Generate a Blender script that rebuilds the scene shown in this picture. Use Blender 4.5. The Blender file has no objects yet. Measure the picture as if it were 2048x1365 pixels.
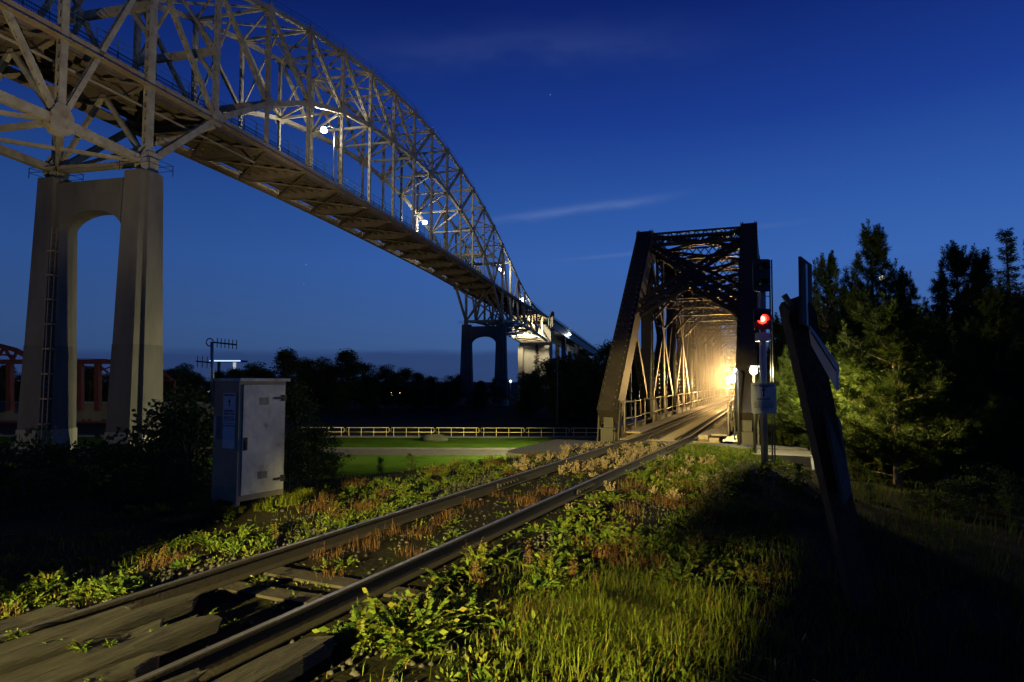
import bpy, math, random
import numpy as np
from mathutils import Vector, Matrix

# ------------------------------------------------------------------ camera
scene = bpy.context.scene
COL = scene.collection
F_PX, PITCH, ROLL, CAM_Z = 1327.24, 0.059954, 0.00241, 1.80
d_ax = np.array([0, math.cos(PITCH), math.sin(PITCH)])
u0 = np.array([0, -math.sin(PITCH), math.cos(PITCH)])
ex = np.array([1.0, 0, 0])
r_ax = math.cos(ROLL) * ex + math.sin(ROLL) * u0
u_ax = math.cos(ROLL) * u0 - math.sin(ROLL) * ex
CAM = np.array([0, 0, CAM_Z])
cam = bpy.data.cameras.new('camera')
cam.sensor_width = 36.0
cam.lens = F_PX / 2048 * 36.0
cam.clip_start = 0.05
cam.clip_end = 6000
cam_o = bpy.data.objects.new('camera', cam)
COL.objects.link(cam_o)
m = Matrix.Identity(4)
for i in range(3):
    m[i][0], m[i][1], m[i][2], m[i][3] = r_ax[i], u_ax[i], -d_ax[i], CAM[i]
cam_o.matrix_world = m
scene.camera = cam_o

# ------------------------------------------------------------------ world: blue hour sky
def lin(r, g, b):
    f = lambda c: (c / 255 / 12.92) if c <= 10 else ((c / 255 + .055) / 1.055) ** 2.4
    return (f(r), f(g), f(b), 1)

SKY_STRENGTH = 1.0
world = bpy.data.worlds.new('World')
scene.world = world
world.use_nodes = True
wn, wl = world.node_tree.nodes, world.node_tree.links
wn.clear()
def W(t, **kw):
    n = wn.new(t)
    for k, v in kw.items():
        setattr(n, k, v)
    return n
def wmath(op, a, b=None, c=None, clamp=False):
    n = W('ShaderNodeMath', operation=op, use_clamp=clamp)
    for i, v in enumerate((a, b, c)):
        if v is None: continue
        if isinstance(v, (int, float)): n.inputs[i].default_value = v
        else: wl.new(v, n.inputs[i])
    return n.outputs[0]
tc = W('ShaderNodeTexCoord')
sep = W('ShaderNodeSeparateXYZ')
wl.new(tc.outputs['Generated'], sep.inputs[0])
sx, sy, sz = sep.outputs
ramp = W('ShaderNodeValToRGB')
wl.new(wmath('MAXIMUM', sz, 0.0), ramp.inputs[0])
stops = [(0.0, lin(62, 90, 134)), (.08, lin(62, 97, 156)), (.17, lin(55, 97, 170)), (.25, lin(44, 86, 162)),
         (.363, lin(26, 58, 140)), (.50, lin(13, 35, 106)), (1.0, lin(7, 16, 62))]
el = ramp.color_ramp.elements
el[0].position, el[0].color = stops[0]
el[1].position, el[1].color = stops[-1]
for p_, c_ in stops[1:-1]:
    e_ = el.new(p_); e_.color = c_
# the sky stays a little brighter towards the set sun (front right)
azf = wmath('MULTIPLY_ADD', wmath('MINIMUM', sx, 0.0), .36, wmath('MULTIPLY_ADD', sx, .2, .96))
# away from the set sun the twilight fades
anti = W('ShaderNodeMapRange', interpolation_type='SMOOTHSTEP')
wl.new(sy, anti.inputs[0])
anti.inputs[1].default_value = -.75; anti.inputs[2].default_value = .25; anti.inputs[3].default_value = .72; anti.inputs[4].default_value = 1
azf = wmath('MULTIPLY', azf, anti.outputs[0])
hsv = W('ShaderNodeVectorMath', operation='SCALE')
wl.new(ramp.outputs[0], hsv.inputs[0]); wl.new(azf, hsv.inputs['Scale'])
base_sky = hsv.outputs[0]
# low bank of cloud on the horizon, far left to centre
ysafe = wmath('MAXIMUM', sy, .05)
ca = wmath('DIVIDE', sx, ysafe)
ce = wmath('DIVIDE', sz, ysafe)
cn = W('ShaderNodeTexNoise'); cn.inputs['Scale'].default_value = 5.0; cn.inputs['Detail'].default_value = 5
cmap = W('ShaderNodeMapping'); cmap.inputs['Scale'].default_value = (1, 1, 9)
wl.new(tc.outputs['Generated'], cmap.inputs[0]); wl.new(cmap.outputs[0], cn.inputs['Vector'])
edge = wmath('MULTIPLY_ADD', cn.outputs[0], .022, .036)
bank = W('ShaderNodeMapRange', interpolation_type='SMOOTHSTEP')
wl.new(wmath('SUBTRACT', edge, ce), bank.inputs[0])
bank.inputs[1].default_value = -.004; bank.inputs[2].default_value = .010
bank.inputs[3].default_value = 0; bank.inputs[4].default_value = .62
side = W('ShaderNodeMapRange', interpolation_type='SMOOTHSTEP')
wl.new(ca, side.inputs[0])
side.inputs[1].default_value = .02; side.inputs[2].default_value = .30
side.inputs[3].default_value = 1; side.inputs[4].default_value = .0
bankf = wmath('MULTIPLY', bank.outputs[0], side.outputs[0])
mix1 = W('ShaderNodeMix', data_type='RGBA')
wl.new(bankf, mix1.inputs[0]); wl.new(base_sky, mix1.inputs[6]); mix1.inputs[7].default_value = lin(33, 50, 96)
# thin cirrus streaks
def streak(a0, e0, slope, half_a, thick, amt, prev):
    q = wmath('SUBTRACT', wmath('SUBTRACT', ce, e0), wmath('MULTIPLY', wmath('SUBTRACT', ca, a0), slope))
    nz = wmath('MULTIPLY_ADD', wmath('SUBTRACT', cn2.outputs[0], .5), thick * 2.2, q)
    g = wmath('POWER', 2.718, wmath('MULTIPLY', wmath('POWER', wmath('ABSOLUTE', wmath('DIVIDE', nz, thick)), 2.0), -1))
    wv = W('ShaderNodeMapRange', interpolation_type='SMOOTHSTEP')
    wl.new(wmath('ABSOLUTE', wmath('SUBTRACT', ca, a0)), wv.inputs[0])
    wv.inputs[1].default_value = half_a; wv.inputs[2].default_value = half_a * .1
    f = wmath('MULTIPLY', wmath('MULTIPLY', g, wv.outputs[0]), wmath('MULTIPLY', cn2.outputs[0], amt * 1.6))
    mx = W('ShaderNodeMix', data_type='RGBA')
    wl.new(f, mx.inputs[0]); wl.new(prev, mx.inputs[6]); mx.inputs[7].default_value = lin(118, 138, 190)
    return mx.outputs[2]
cn2 = W('ShaderNodeTexNoise'); cn2.inputs['Scale'].default_value = 14; cn2.inputs['Detail'].default_value = 6
cm2 = W('ShaderNodeMapping'); cm2.inputs['Scale'].default_value = (1, 1, 2.5)
wl.new(tc.outputs['Generated'], cm2.inputs[0]); wl.new(cm2.outputs[0], cn2.inputs['Vector'])
sky = streak(.10, .262, .14, .21, .0065, .32, mix1.outputs[2])
sky = streak(.17, .193, .10, .14, .003, .15, sky)
sky = streak(.02, .520, .05, .40, .030, .07, sky)
sky = streak(.36, .235, .10, .16, .004, .08, sky)
# faint stars
vor = W('ShaderNodeTexVoronoi'); vor.inputs['Scale'].default_value = 34
wl.new(tc.outputs['Generated'], vor.inputs['Vector'])
star = W('ShaderNodeMapRange'); wl.new(vor.outputs['Distance'], star.inputs[0])
star.inputs[1].default_value = .030; star.inputs[2].default_value = .014
star.inputs[3].default_value = 0; star.inputs[4].default_value = .6
pick = W('ShaderNodeSeparateColor'); wl.new(vor.outputs['Color'], pick.inputs[0])
starf = wmath('MULTIPLY', star.outputs[0], wmath('GREATER_THAN', pick.outputs[0], .80))
mixs = W('ShaderNodeMix', data_type='RGBA')
wl.new(starf, mixs.inputs[0]); wl.new(sky, mixs.inputs[6]); mixs.inputs[7].default_value = lin(150, 170, 215)
bg = W('ShaderNodeBackground'); bg.inputs[1].default_value = SKY_STRENGTH
wl.new(mixs.outputs[2], bg.inputs[0])
wo = W('ShaderNodeOutputWorld'); wl.new(bg.outputs[0], wo.inputs[0])

# ------------------------------------------------------------------ exposure / render
scene.view_settings.view_transform = 'Standard'
scene.view_settings.look = 'None'
scene.view_settings.exposure = 0.0
scene.view_settings.gamma = 1.0
scene.view_settings.use_curve_mapping = False
scene.render.engine = 'CYCLES'
cy = scene.cycles
cy.use_denoising = True
try:
    cy.denoiser = 'OPENIMAGEDENOISE'
except Exception:
    pass
cy.max_bounces = 5
cy.diffuse_bounces = 2
cy.glossy_bounces = 2
cy.transmission_bounces = 2
cy.volume_bounces = 0
cy.sample_clamp_indirect = 2.0
cy.use_light_tree = True
cy.caustics_reflective = False
cy.caustics_refractive = False

# lamp powers and colours (each lamp's light is made in its own builder)
WARM = (1.0, .80, .42)
WARMW = (1.0, .90, .70)
COOL = (.86, .93, 1.0)
P_STREET = 105000.0
P_ADDED_FLOOD = 34000.0
P_DECK = 3800.0
P_WORK = 12000.0
P_PORTAL = 2300.0
P_WALK = 70.0
P_PIER = 62000.0
P_LAWN = 70000.0
HAZE = 0.0
MIST = 0.0034

# ------------------------------------------------------------------ small helpers
def rnd(seed): return random.Random(seed)
def ray(px, py): return d_ax + r_ax * ((px - 1024) / F_PX) + u_ax * ((682.5 - py) / F_PX)
def G(px, py, z=0.0):
    v = ray(px, py); t = (z - CAM_Z) / v[2]
    return Vector(CAM + v * t)
def D(px, py, Y):
    v = ray(px, py)
    return Vector(CAM + v * (Y / v[1]))

def tag(o, label, cat, group=None, kind=None):
    o['label'] = label; o['category'] = cat
    if group: o['group'] = group
    if kind: o['kind'] = kind
    return o
def struct(o):
    o['kind'] = 'structure'; return o
def stuff(o, label=None, cat=None):
    o['kind'] = 'stuff'
    if label: o['label'] = label
    if cat: o['category'] = cat
    return o
def thing(name, label, cat, loc=(0, 0, 0), rz=0.0, group=None):
    o = bpy.data.objects.new(name, None); COL.objects.link(o)
    o.location = loc; o.rotation_euler = (0, 0, rz); o.empty_display_size = .2
    return tag(o, label, cat, group)
def kids(o): return [c for c in bpy.data.objects if c.parent == o]
def copy_tree(o, parent=None, _kids=None):
    if _kids is None:
        _kids = {}
        for c in bpy.data.objects:
            if c.parent: _kids.setdefault(c.parent.name, []).append(c)
    n = o.copy(); COL.objects.link(n)
    if parent: n.parent = parent
    for ch in _kids.get(o.name, []): copy_tree(ch, n, _kids)
    return n
def part(name, mesh, parent, loc=None, rot=None):
    o = bpy.data.objects.new(name, mesh); COL.objects.link(o); o.parent = parent
    if loc is not None: o.location = loc
    if rot is not None: o.rotation_euler = rot
    return o

class MB:
    def __init__(s): s.v = []; s.f = []; s.sm = []
    def hexa(s, p, smooth=False):
        b = len(s.v); s.v += [tuple(q) for q in p]
        for q in ((0, 3, 2, 1), (4, 5, 6, 7), (0, 1, 5, 4), (1, 2, 6, 5), (2, 3, 7, 6), (3, 0, 4, 7)):
            s.f.append(tuple(b + i for i in q)); s.sm.append(smooth)
        return s
    def box(s, c, size, R=None):
        c = Vector(c); h = [x / 2 for x in size]; P = []
        for z in (-1, 1):
            for x, y in ((-1, -1), (1, -1), (1, 1), (-1, 1)):
                q = Vector((x * h[0], y * h[1], z * h[2]))
                P.append(c + (R @ q if R else q))
        return s.hexa(P)
    def frame(s, a, b, up):
        a, b = Vector(a), Vector(b); t = (b - a).normalized(); up = Vector(up)
        e1 = up - t * up.dot(t)
        if e1.length < 1e-4: e1 = Vector((1, 0, 0)) - t * t.x
        e1.normalize(); e2 = t.cross(e1)
        return a, b, t, e1, e2
    def bar(s, a, b, w1, w2, up=(0, 0, 1), wb1=None, wb2=None):
        """box along a-b; w1 = size along up, w2 = size across"""
        a, b, t, e1, e2 = s.frame(a, b, up)
        wb1 = w1 if wb1 is None else wb1; wb2 = w2 if wb2 is None else wb2
        P = []
        for q, k1, k2 in ((a, w1, w2), (b, wb1, wb2)):
            for x, y in ((-1, -1), (1, -1), (1, 1), (-1, 1)):
                P.append(q + e1 * (x * k1 / 2) + e2 * (y * k2 / 2))
        return s.hexa(P)
    def tube(s, pts, rad, n=8, caps=True, smooth=True):
        pts = [Vector(p) for p in pts]
        if not isinstance(rad, (list, tuple)): rad = [rad] * len(pts)
        rings = []
        up = Vector((0, 0, 1))
        for i, p in enumerate(pts):
            t = (pts[min(i + 1, len(pts) - 1)] - pts[max(i - 1, 0)]).normalized()
            e1 = up - t * up.dot(t)
            if e1.length < .05: e1 = Vector((1, 0, 0)) - t * t.x
            e1.normalize(); e2 = t.cross(e1); b = len(s.v)
            for k in range(n):
                a = 2 * math.pi * k / n
                s.v.append(tuple(p + (e1 * math.cos(a) + e2 * math.sin(a)) * rad[i]))
            rings.append(b)
        for i in range(len(rings) - 1):
            for k in range(n):
                s.f.append((rings[i] + k, rings[i] + (k + 1) % n, rings[i + 1] + (k + 1) % n, rings[i + 1] + k)); s.sm.append(smooth)
        if caps:
            s.f.append(tuple(rings[0] + k for k in reversed(range(n)))); s.sm.append(False)
            s.f.append(tuple(rings[-1] + k for k in range(n))); s.sm.append(False)
        return s
    def sphere(s, c, r, n=10, m=6, sc=(1, 1, 1)):
        c = Vector(c); b = len(s.v)
        for j in range(m + 1):
            th = math.pi * j / m
            for k in range(n):
                ph = 2 * math.pi * k / n
                s.v.append((c.x + r * sc[0] * math.sin(th) * math.cos(ph), c.y + r * sc[1] * math.sin(th) * math.sin(ph), c.z + r * sc[2] * math.cos(th)))
        for j in range(m):
            for k in range(n):
                s.f.append((b + j * n + k, b + (j + 1) * n + k, b + (j + 1) * n + (k + 1) % n, b + j * n + (k + 1) % n)); s.sm.append(True)
        return s
    def prism(s, poly, a, b, fa=None):
        """poly: list of 3d points; extruded by vector"""
        n = len(poly); k = len(s.v)
        s.v += [tuple(Vector(p)) for p in poly]; s.v += [tuple(Vector(p) + Vector(a)) for p in poly]
        s.f.append(tuple(k + i for i in reversed(range(n)))); s.f.append(tuple(k + n + i for i in range(n))); s.sm += [False, False]
        for i in range(n):
            s.f.append((k + i, k + (i + 1) % n, k + n + (i + 1) % n, k + n + i)); s.sm.append(False)
        return s
    def mesh(s, name, mat):
        me = bpy.data.meshes.new(name); me.from_pydata(s.v, [], s.f)
        me.polygons.foreach_set('use_smooth', s.sm)
        if mat: me.materials.append(mat)
        me.update(); return me
    def build(s, name, mat, parent=None, loc=None):
        o = bpy.data.objects.new(name, s.mesh(name, mat)); COL.objects.link(o)
        if parent: o.parent = parent
        if loc is not None: o.location = loc
        return o

def np_mesh(name, V, T, mat, col=None):
    V = np.asarray(V, dtype=np.float32); T = np.asarray(T, dtype=np.int32)
    me = bpy.data.meshes.new(name)
    me.vertices.add(len(V)); me.vertices.foreach_set('co', V.ravel())
    me.loops.add(T.size); me.loops.foreach_set('vertex_index', T.ravel())
    me.polygons.add(len(T)); me.polygons.foreach_set('loop_start', np.arange(0, T.size, 3, dtype=np.int32))
    if col is not None:
        at = me.attributes.new('tint', 'FLOAT', 'POINT'); at.data.foreach_set('value', np.asarray(col, dtype=np.float32))
    me.update(calc_edges=True); me.validate()
    if mat: me.materials.append(mat)
    return me

# ------------------------------------------------------------------ materials
def mat(name, c1, c2=None, scale=4.0, rough=.7, metal=0.0, bump=0.0, bscale=None, stretch=(1, 1, 1), detail=6, spec=.4, lo=.35, hi=.65, c3=None, c3scale=None, c3lo=.6, c3hi=.72):
    m = bpy.data.materials.new(name); m.use_nodes = True
    n, l = m.node_tree.nodes, m.node_tree.links
    b = n['Principled BSDF']
    b.inputs['Roughness'].default_value = rough; b.inputs['Metallic'].default_value = metal
    b.inputs['Specular IOR Level'].default_value = spec
    c1 = tuple(c1) + (1,) if len(c1) == 3 else c1
    if c2 is None:
        b.inputs['Base Color'].default_value = c1
    t = n.new('ShaderNodeTexCoord'); mp = n.new('ShaderNodeMapping'); mp.inputs['Scale'].default_value = stretch
    l.new(t.outputs['Object'], mp.inputs[0])
    if c2 is not None:
        nz = n.new('ShaderNodeTexNoise'); nz.inputs['Scale'].default_value = scale; nz.inputs['Detail'].default_value = detail
        nz.inputs['Roughness'].default_value = .65
        l.new(mp.outputs[0], nz.inputs['Vector'])
        r = n.new('ShaderNodeValToRGB'); r.color_ramp.elements[0].position = lo; r.color_ramp.elements[1].position = hi
        r.color_ramp.elements[0].color = c1; r.color_ramp.elements[1].color = tuple(c2) + (1,)
        l.new(nz.outputs[0], r.inputs[0]); out = r.outputs[0]
        if c3 is not None:
            n3 = n.new('ShaderNodeTexNoise'); n3.inputs['Scale'].default_value = c3scale or scale * 3; n3.inputs['Detail'].default_value = 8
            l.new(mp.outputs[0], n3.inputs['Vector'])
            mr = n.new('ShaderNodeMapRange'); mr.inputs[1].default_value = c3lo; mr.inputs[2].default_value = c3hi
            l.new(n3.outputs[0], mr.inputs[0])
            mx = n.new('ShaderNodeMix'); mx.data_type = 'RGBA'
            l.new(mr.outputs[0], mx.inputs[0]); l.new(out, mx.inputs[6]); mx.inputs[7].default_value = tuple(c3) + (1,); out = mx.outputs[2]
        l.new(out, b.inputs['Base Color'])
    if bump:
        nb = n.new('ShaderNodeTexNoise'); nb.inputs['Scale'].default_value = bscale or scale * 4; nb.inputs['Detail'].default_value = 6
        l.new(mp.outputs[0], nb.inputs['Vector'])
        bp = n.new('ShaderNodeBump'); bp.inputs['Strength'].default_value = bump; bp.inputs['Distance'].default_value = .02
        l.new(nb.outputs[0], bp.inputs['Height']); l.new(bp.outputs[0], b.inputs['Normal'])
    return m
def leafmat(name, stops, trans=.35, rough=.65, spec=.10):
    """colour runs along the 'tint' attribute of the mesh; thin leaves let some light through"""
    m = bpy.data.materials.new(name); m.use_nodes = True
    n, l = m.node_tree.nodes, m.node_tree.links
    b = n['Principled BSDF']; b.inputs['Roughness'].default_value = rough; b.inputs['Specular IOR Level'].default_value = spec
    a = n.new('ShaderNodeAttribute'); a.attribute_name = 'tint'
    r = n.new('ShaderNodeValToRGB'); e = r.color_ramp.elements
    e[0].position, e[0].color = 0.0, tuple(stops[0]) + (1,)
    e[1].position, e[1].color = 1.0, tuple(stops[-1]) + (1,)
    for i, c in enumerate(stops[1:-1]):
        q = e.new((i + 1) / (len(stops) - 1)); q.color = tuple(c) + (1,)
    l.new(a.outputs['Fac'], r.inputs[0]); l.new(r.outputs[0], b.inputs['Base Color'])
    if trans:
        tr = n.new('ShaderNodeBsdfTranslucent'); l.new(r.outputs[0], tr.inputs[0])
        mx = n.new('ShaderNodeMixShader'); mx.inputs[0].default_value = trans
        l.new(b.outputs[0], mx.inputs[1]); l.new(tr.outputs[0], mx.inputs[2])
        l.new(mx.outputs[0], n['Material Output'].inputs[0])
    return m
def emit(name, col, strength):
    m = bpy.data.materials.new(name); m.use_nodes = True
    n, l = m.node_tree.nodes, m.node_tree.links
    n.remove(n['Principled BSDF'])
    e = n.new('ShaderNodeEmission'); e.inputs[0].default_value = tuple(col) + (1,); e.inputs[1].default_value = strength
    l.new(e.outputs[0], n['Material Output'].inputs[0])
    return m

M = {}
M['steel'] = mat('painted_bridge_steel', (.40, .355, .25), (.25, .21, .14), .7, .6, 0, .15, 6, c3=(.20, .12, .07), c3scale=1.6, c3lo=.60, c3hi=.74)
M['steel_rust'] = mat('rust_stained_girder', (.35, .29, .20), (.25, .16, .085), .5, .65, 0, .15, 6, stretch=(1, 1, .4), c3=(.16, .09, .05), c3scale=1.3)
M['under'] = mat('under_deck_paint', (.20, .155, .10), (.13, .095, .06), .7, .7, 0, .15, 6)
M['deck'] = mat('deck_concrete', (.16, .15, .14), (.11, .10, .09), 1.2, .85)
M['rail_green'] = mat('bridge_rail_paint', (.08, .13, .12), (.06, .10, .10), 2, .5)
M['concrete'] = mat('pier_concrete', (.175, .155, .13), (.11, .10, .085), .35, .9, 0, .35, 5, stretch=(1, 1, .35), c3=(.13, .12, .11), c3scale=.8, c3lo=.56, c3hi=.72)
M['concrete_dark'] = mat('damp_concrete', (.125, .115, .10), (.09, .083, .073), .5, .85, 0, .35, 5, stretch=(1, 1, .3), c3=(.09, .085, .08), c3scale=1)
M['concrete_light'] = mat('pale_concrete', (.30, .28, .23), (.22, .20, .17), .5, .9, 0, .3, 5, stretch=(1, 1, .4), c3=(.2, .19, .17), c3scale=1.5)
M['black_steel'] = mat('dark_rail_bridge_steel', (.027, .020, .015), (.016, .012, .010), 2, .6, 0, .2, 9, c3=(.065, .034, .02), c3scale=4, c3lo=.62, c3hi=.75)
M['galv'] = mat('galvanised_metal', (.36, .37, .38), (.29, .30, .31), 6, .45, .6, .05, 30)
M['rail_pipe'] = mat('weathered_pipe', (.16, .13, .10), (.10, .08, .06), 6, .6)
M['dark_metal'] = mat('black_metal', (.02, .02, .02), (.03, .03, .03), 6, .5, .2)
M['rail_side'] = mat('rusty_rail_web', (.022, .016, .013), (.014, .011, .009), 8, .8, 0, .3, 40)
M['rail_top'] = mat('worn_rail_head', (.34, .32, .30), (.24, .21, .19), 10, .38, .9)
M['tie'] = mat('old_tie_wood', (.032, .024, .019), (.016, .013, .011), 3, .9, 0, .8, 14, stretch=(1, 6, 6))
M['plank'] = mat('grey_weathered_plank', (.036, .031, .029), (.012, .010, .010), 2.2, .9, 0, .9, 10, stretch=(10, .8, 10), c3=(.035, .028, .022), c3scale=3.5, c3lo=.58, c3hi=.66)
M['deck_tie'] = mat('bridge_tie_wood', (.26, .20, .14), (.16, .12, .085), 3, .9, 0, .6, 14, stretch=(1, 6, 6))
M['post_wood'] = mat('dark_post_wood', (.13, .090, .062), (.055, .040, .030), 3, .9, 0, .9, 10, stretch=(9, 9, .6), c3=(.02, .018, .016), c3scale=5)
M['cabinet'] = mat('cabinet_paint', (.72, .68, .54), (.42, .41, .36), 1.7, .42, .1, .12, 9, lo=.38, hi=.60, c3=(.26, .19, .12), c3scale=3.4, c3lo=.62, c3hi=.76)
M['cabinet_side_shaded'] = mat('cabinet_shaded_side_paint', (.30, .25, .17), (.22, .18, .13), 2.2, .5, .1, .05, 8)  # darker than the door: shade on the side is put into the colour
M['paper'] = mat('white_notice', (.62, .62, .62), (.56, .56, .57), 6, .6)
M['sign'] = mat('sign_sheet', (.50, .49, .47), (.42, .41, .40), 5, .5)
M['ink'] = mat('black_ink', (.02, .02, .025), None, rough=.6)
M['yellow'] = mat('yellow_rail_paint', (.60, .48, .16), (.50, .39, .12), 3, .5)
M['red_steel'] = mat('red_oxide_steel', (.10, .022, .009), (.055, .013, .007), .8, .6, c3=(.12, .03, .02), c3scale=2)
M['white_board'] = mat('reflective_blade', (.60, .60, .63), (.48, .48, .52), 4, .5, stretch=(1, 1, 1))
M['bark'] = mat('tree_bark', (.13, .10, .075), (.075, .058, .045), 5, .9, 0, .8, 14, stretch=(3, 3, .6))
M['pine_bark'] = mat('pine_bark', (.22, .155, .105), (.13, .09, .06), 6, .9, 0, .8, 16, stretch=(3, 3, .7))
M['stone'] = mat('ballast_stone', (.052, .047, .045), (.02, .019, .019), 3, .9, 0, .4, 30)
M['rock'] = mat('boulder', (.07, .07, .045), (.035, .04, .02), 1.5, .9, 0, .6, 6)
M['ground'] = mat('soil', (.020, .016, .011), (.014, .014, .008), .8, .95, 0, .7, 12, spec=.05, c3=(.024, .026, .010), c3scale=2.5, c3lo=.5, c3hi=.7)
M['lawn'] = mat('lawn_turf', (.052, .094, .012), (.034, .068, .008), .5, .95, spec=0.0, metal=0, bump=.8, bscale=18, c3=(.07, .11, .016), c3scale=.22, c3lo=.5, c3hi=.75)
M['path'] = mat('asphalt_path', (.10, .09, .075), (.07, .065, .055), 1.5, .95, spec=.05)
M['grass'] = leafmat('grass_blades', [(.026, .052, .007), (.068, .104, .010), (.128, .140, .014), (.16, .105, .025)], .35)
M['weed'] = leafmat('weed_leaves', [(.030, .062, .010), (.060, .098, .014), (.100, .125, .018), (.13, .11, .02)], .32)
M['dry'] = leafmat('dry_stems', [(.050, .022, .010), (.085, .040, .017), (.13, .080, .034)], .2)
M['pale'] = leafmat('bleached_leaves', [(.14, .11, .07), (.24, .18, .12), (.33, .26, .18)], .25)
M['needle'] = leafmat('pine_needles', [(.024, .046, .010), (.048, .072, .012), (.088, .100, .016)], .2)
M['spruce'] = leafmat('spruce_needles', [(.022, .038, .014), (.04, .058, .018), (.06, .075, .022)], .15)
M['leaf'] = leafmat('tree_leaves', [(.025, .042, .012), (.045, .062, .015), (.075, .080, .022)], .3)
M['shrub'] = leafmat('shrub_leaves', [(.03, .055, .014), (.055, .085, .02), (.085, .115, .03)], .3)
M['lamp_warm'] = emit('warm_lamp_lens', (1, .86, .58), 40)
M['lamp_white'] = emit('white_lamp_lens', (.95, .97, 1), 40)
M['lamp_dim'] = emit('distant_lamp_lens', (.92, .95, 1), 9)
M['lamp_orange'] = emit('distant_orange_lens', (1, .62, .22), 7)
M['blue_band'] = emit('blue_lit_fascia', (.30, .42, 1.0), 2.6)
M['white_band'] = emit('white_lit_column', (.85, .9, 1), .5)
M['red_lens'] = emit('red_signal_lens', (1, .012, .006), 16)
M['red_core'] = emit('red_signal_core', (1, .22, .18), 5)
M['dark_lens'] = mat('unlit_lens', (.03, .03, .035), None, rough=.12, spec=.6)
M['moon'] = emit('moon_surface', (1, .93, .68), 1.7)

def light(name, kind, loc, power, col, radius=.1, aim=None, size=None, blend=.3, parent=None):
    ld = bpy.data.lights.new(name, kind); ld.energy = power; ld.color = col
    ld.shadow_soft_size = radius
    if kind == 'SPOT':
        ld.spot_size = math.radians(size); ld.spot_blend = blend
    o = bpy.data.objects.new(name, ld); COL.objects.link(o); o.location = loc
    if aim is not None:
        o.rotation_euler = (Vector(aim) - Vector(loc)).to_track_quat('-Z', 'Y').to_euler()
    return o

# ------------------------------------------------------------------ track frame: s along, d to the right
TB = Vector((-4.94, 0, 0)); TT = Vector((.4131, .9107, 0)); TR = Vector((.9107, -.4131, 0))
S0 = 24.6                                           # the track bends a little to the left where the bridge begins
TTb = Vector((.3633, .9317, 0)); TRb = Vector((.9317, -.3633, 0))
def TF(s, d, z=0.0):
    if s <= S0: return TB + TT * s + TR * d + Vector((0, 0, z))
    return TB + TT * S0 + TTb * (s - S0) + TRb * d + Vector((0, 0, z))
def to_track(x, y):
    px, py = x - TB.x, y
    return px * TT.x + py * TT.y, px * TR.x + py * TR.y
TROT = -math.atan2(.4131, .9107); TROTb = -math.atan2(.3633, .9317)

# ------------------------------------------------------------------ terrain
LAWN_Z = -5.3
def sst(a, b, x):
    t = np.clip((x - a) / (b - a), 0, 1); return t * t * (3 - 2 * t)
def vnoise(x, y):
    return (np.sin(x * 1.7 + 1.3 * np.sin(y * .9)) * np.cos(y * 1.3 + .7 * np.sin(x * 1.1)) * .5
            + .3 * np.sin(x * 3.9 + y * 2.7) * np.cos(y * 4.3 - x * 1.9))
def terrain(x, y):
    x = np.asarray(x, float); y = np.asarray(y, float)
    s = (x - TB.x) * TT.x + y * TT.y; d = (x - TB.x) * TR.x + y * TR.y
    left_edge = np.interp(s, [-30, 6, 11, 14, 19, 23], [-12, -8.5, -6.2, -4.6, -2.6, -2.3])
    keep = 1 - sst(0, 9, left_edge - d)                    # falls away to the lawn on the left
    end = np.where(d < 3, 24.0, np.interp(d, [3, 6, 40], [24, 34, 44]))
    keep = keep * (1 - sst(0, 9, s - end))
    top = -.20 - .10 * sst(1.2, 2.6, np.abs(d)) - .55 * sst(2.6, 6.5, d) - .5 * sst(6, 14, d)
    top = top + .05 * vnoise(x * 1.1, y * 1.1) * sst(1.6, 2.6, np.abs(d)) + .012 * vnoise(x * 5, y * 5)
    top = top + .22 * np.exp(-((x + 3.95) ** 2 + (y - 10.9) ** 2) / .9)
    z = LAWN_Z + (top - LAWN_Z) * keep
    far = sst(100, 400, np.hypot(x, y))
    return z - .1 * sst(.0, .3, 1 - keep) + far * 0
def TZ(x, y): return float(terrain(x, y))

xs = np.unique(np.concatenate([np.arange(-16, 24, .22), np.linspace(-60, -16, 60), np.linspace(24, 60, 50), np.linspace(-2500, -60, 30), np.linspace(60, 2500, 30)]))
ys = np.unique(np.concatenate([np.arange(-4, 34, .22), np.linspace(-60, -4, 40), np.linspace(34, 110, 70), np.linspace(110, 3500, 30)]))
XX, YY = np.meshgrid(xs, ys); ZZ = terrain(XX, YY)
nx, ny = len(xs), len(ys)
V = np.stack([XX.ravel(), YY.ravel(), ZZ.ravel()], 1)
I = (np.arange(ny - 1)[:, None] * nx + np.arange(nx - 1)[None, :]).ravel()
T = np.concatenate([np.stack([I, I + 1, I + nx + 1], 1), np.stack([I, I + nx + 1, I + nx], 1)])
gme = np_mesh('ground', V, T, M['ground'])
gme.polygons.foreach_set('use_smooth', [True] * len(gme.polygons))
go = bpy.data.objects.new('ground', gme); COL.objects.link(go); struct(go)

def sheet(name, pts, z, m_, th=None):
    me = bpy.data.meshes.new(name); me.from_pydata([(p[0], p[1], z) for p in pts], [], [tuple(range(len(pts)))])
    me.materials.append(m_); me.update()
    o = bpy.data.objects.new(name, me); COL.objects.link(o); return struct(o)
sheet('lawn', [(-70, 40), (45, 34), (60, 84.0), (-70, 84.0)], LAWN_Z - .06, M['lawn'])
sheet('path', [(-70, 64.0), (60, 64.5), (60, 69.5), (-70, 69.5)], LAWN_Z - .05, M['path'])
kb = MB(); kb.box((-5, 69.7, LAWN_Z), (130, .3, .24)); struct(kb.build('kerb', M['concrete_dark']))
kb = MB(); kb.box((-5, 84.9, LAWN_Z - .02), (130, 1.6, .16)); struct(kb.build('lock_coping', M['concrete_dark']))

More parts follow.
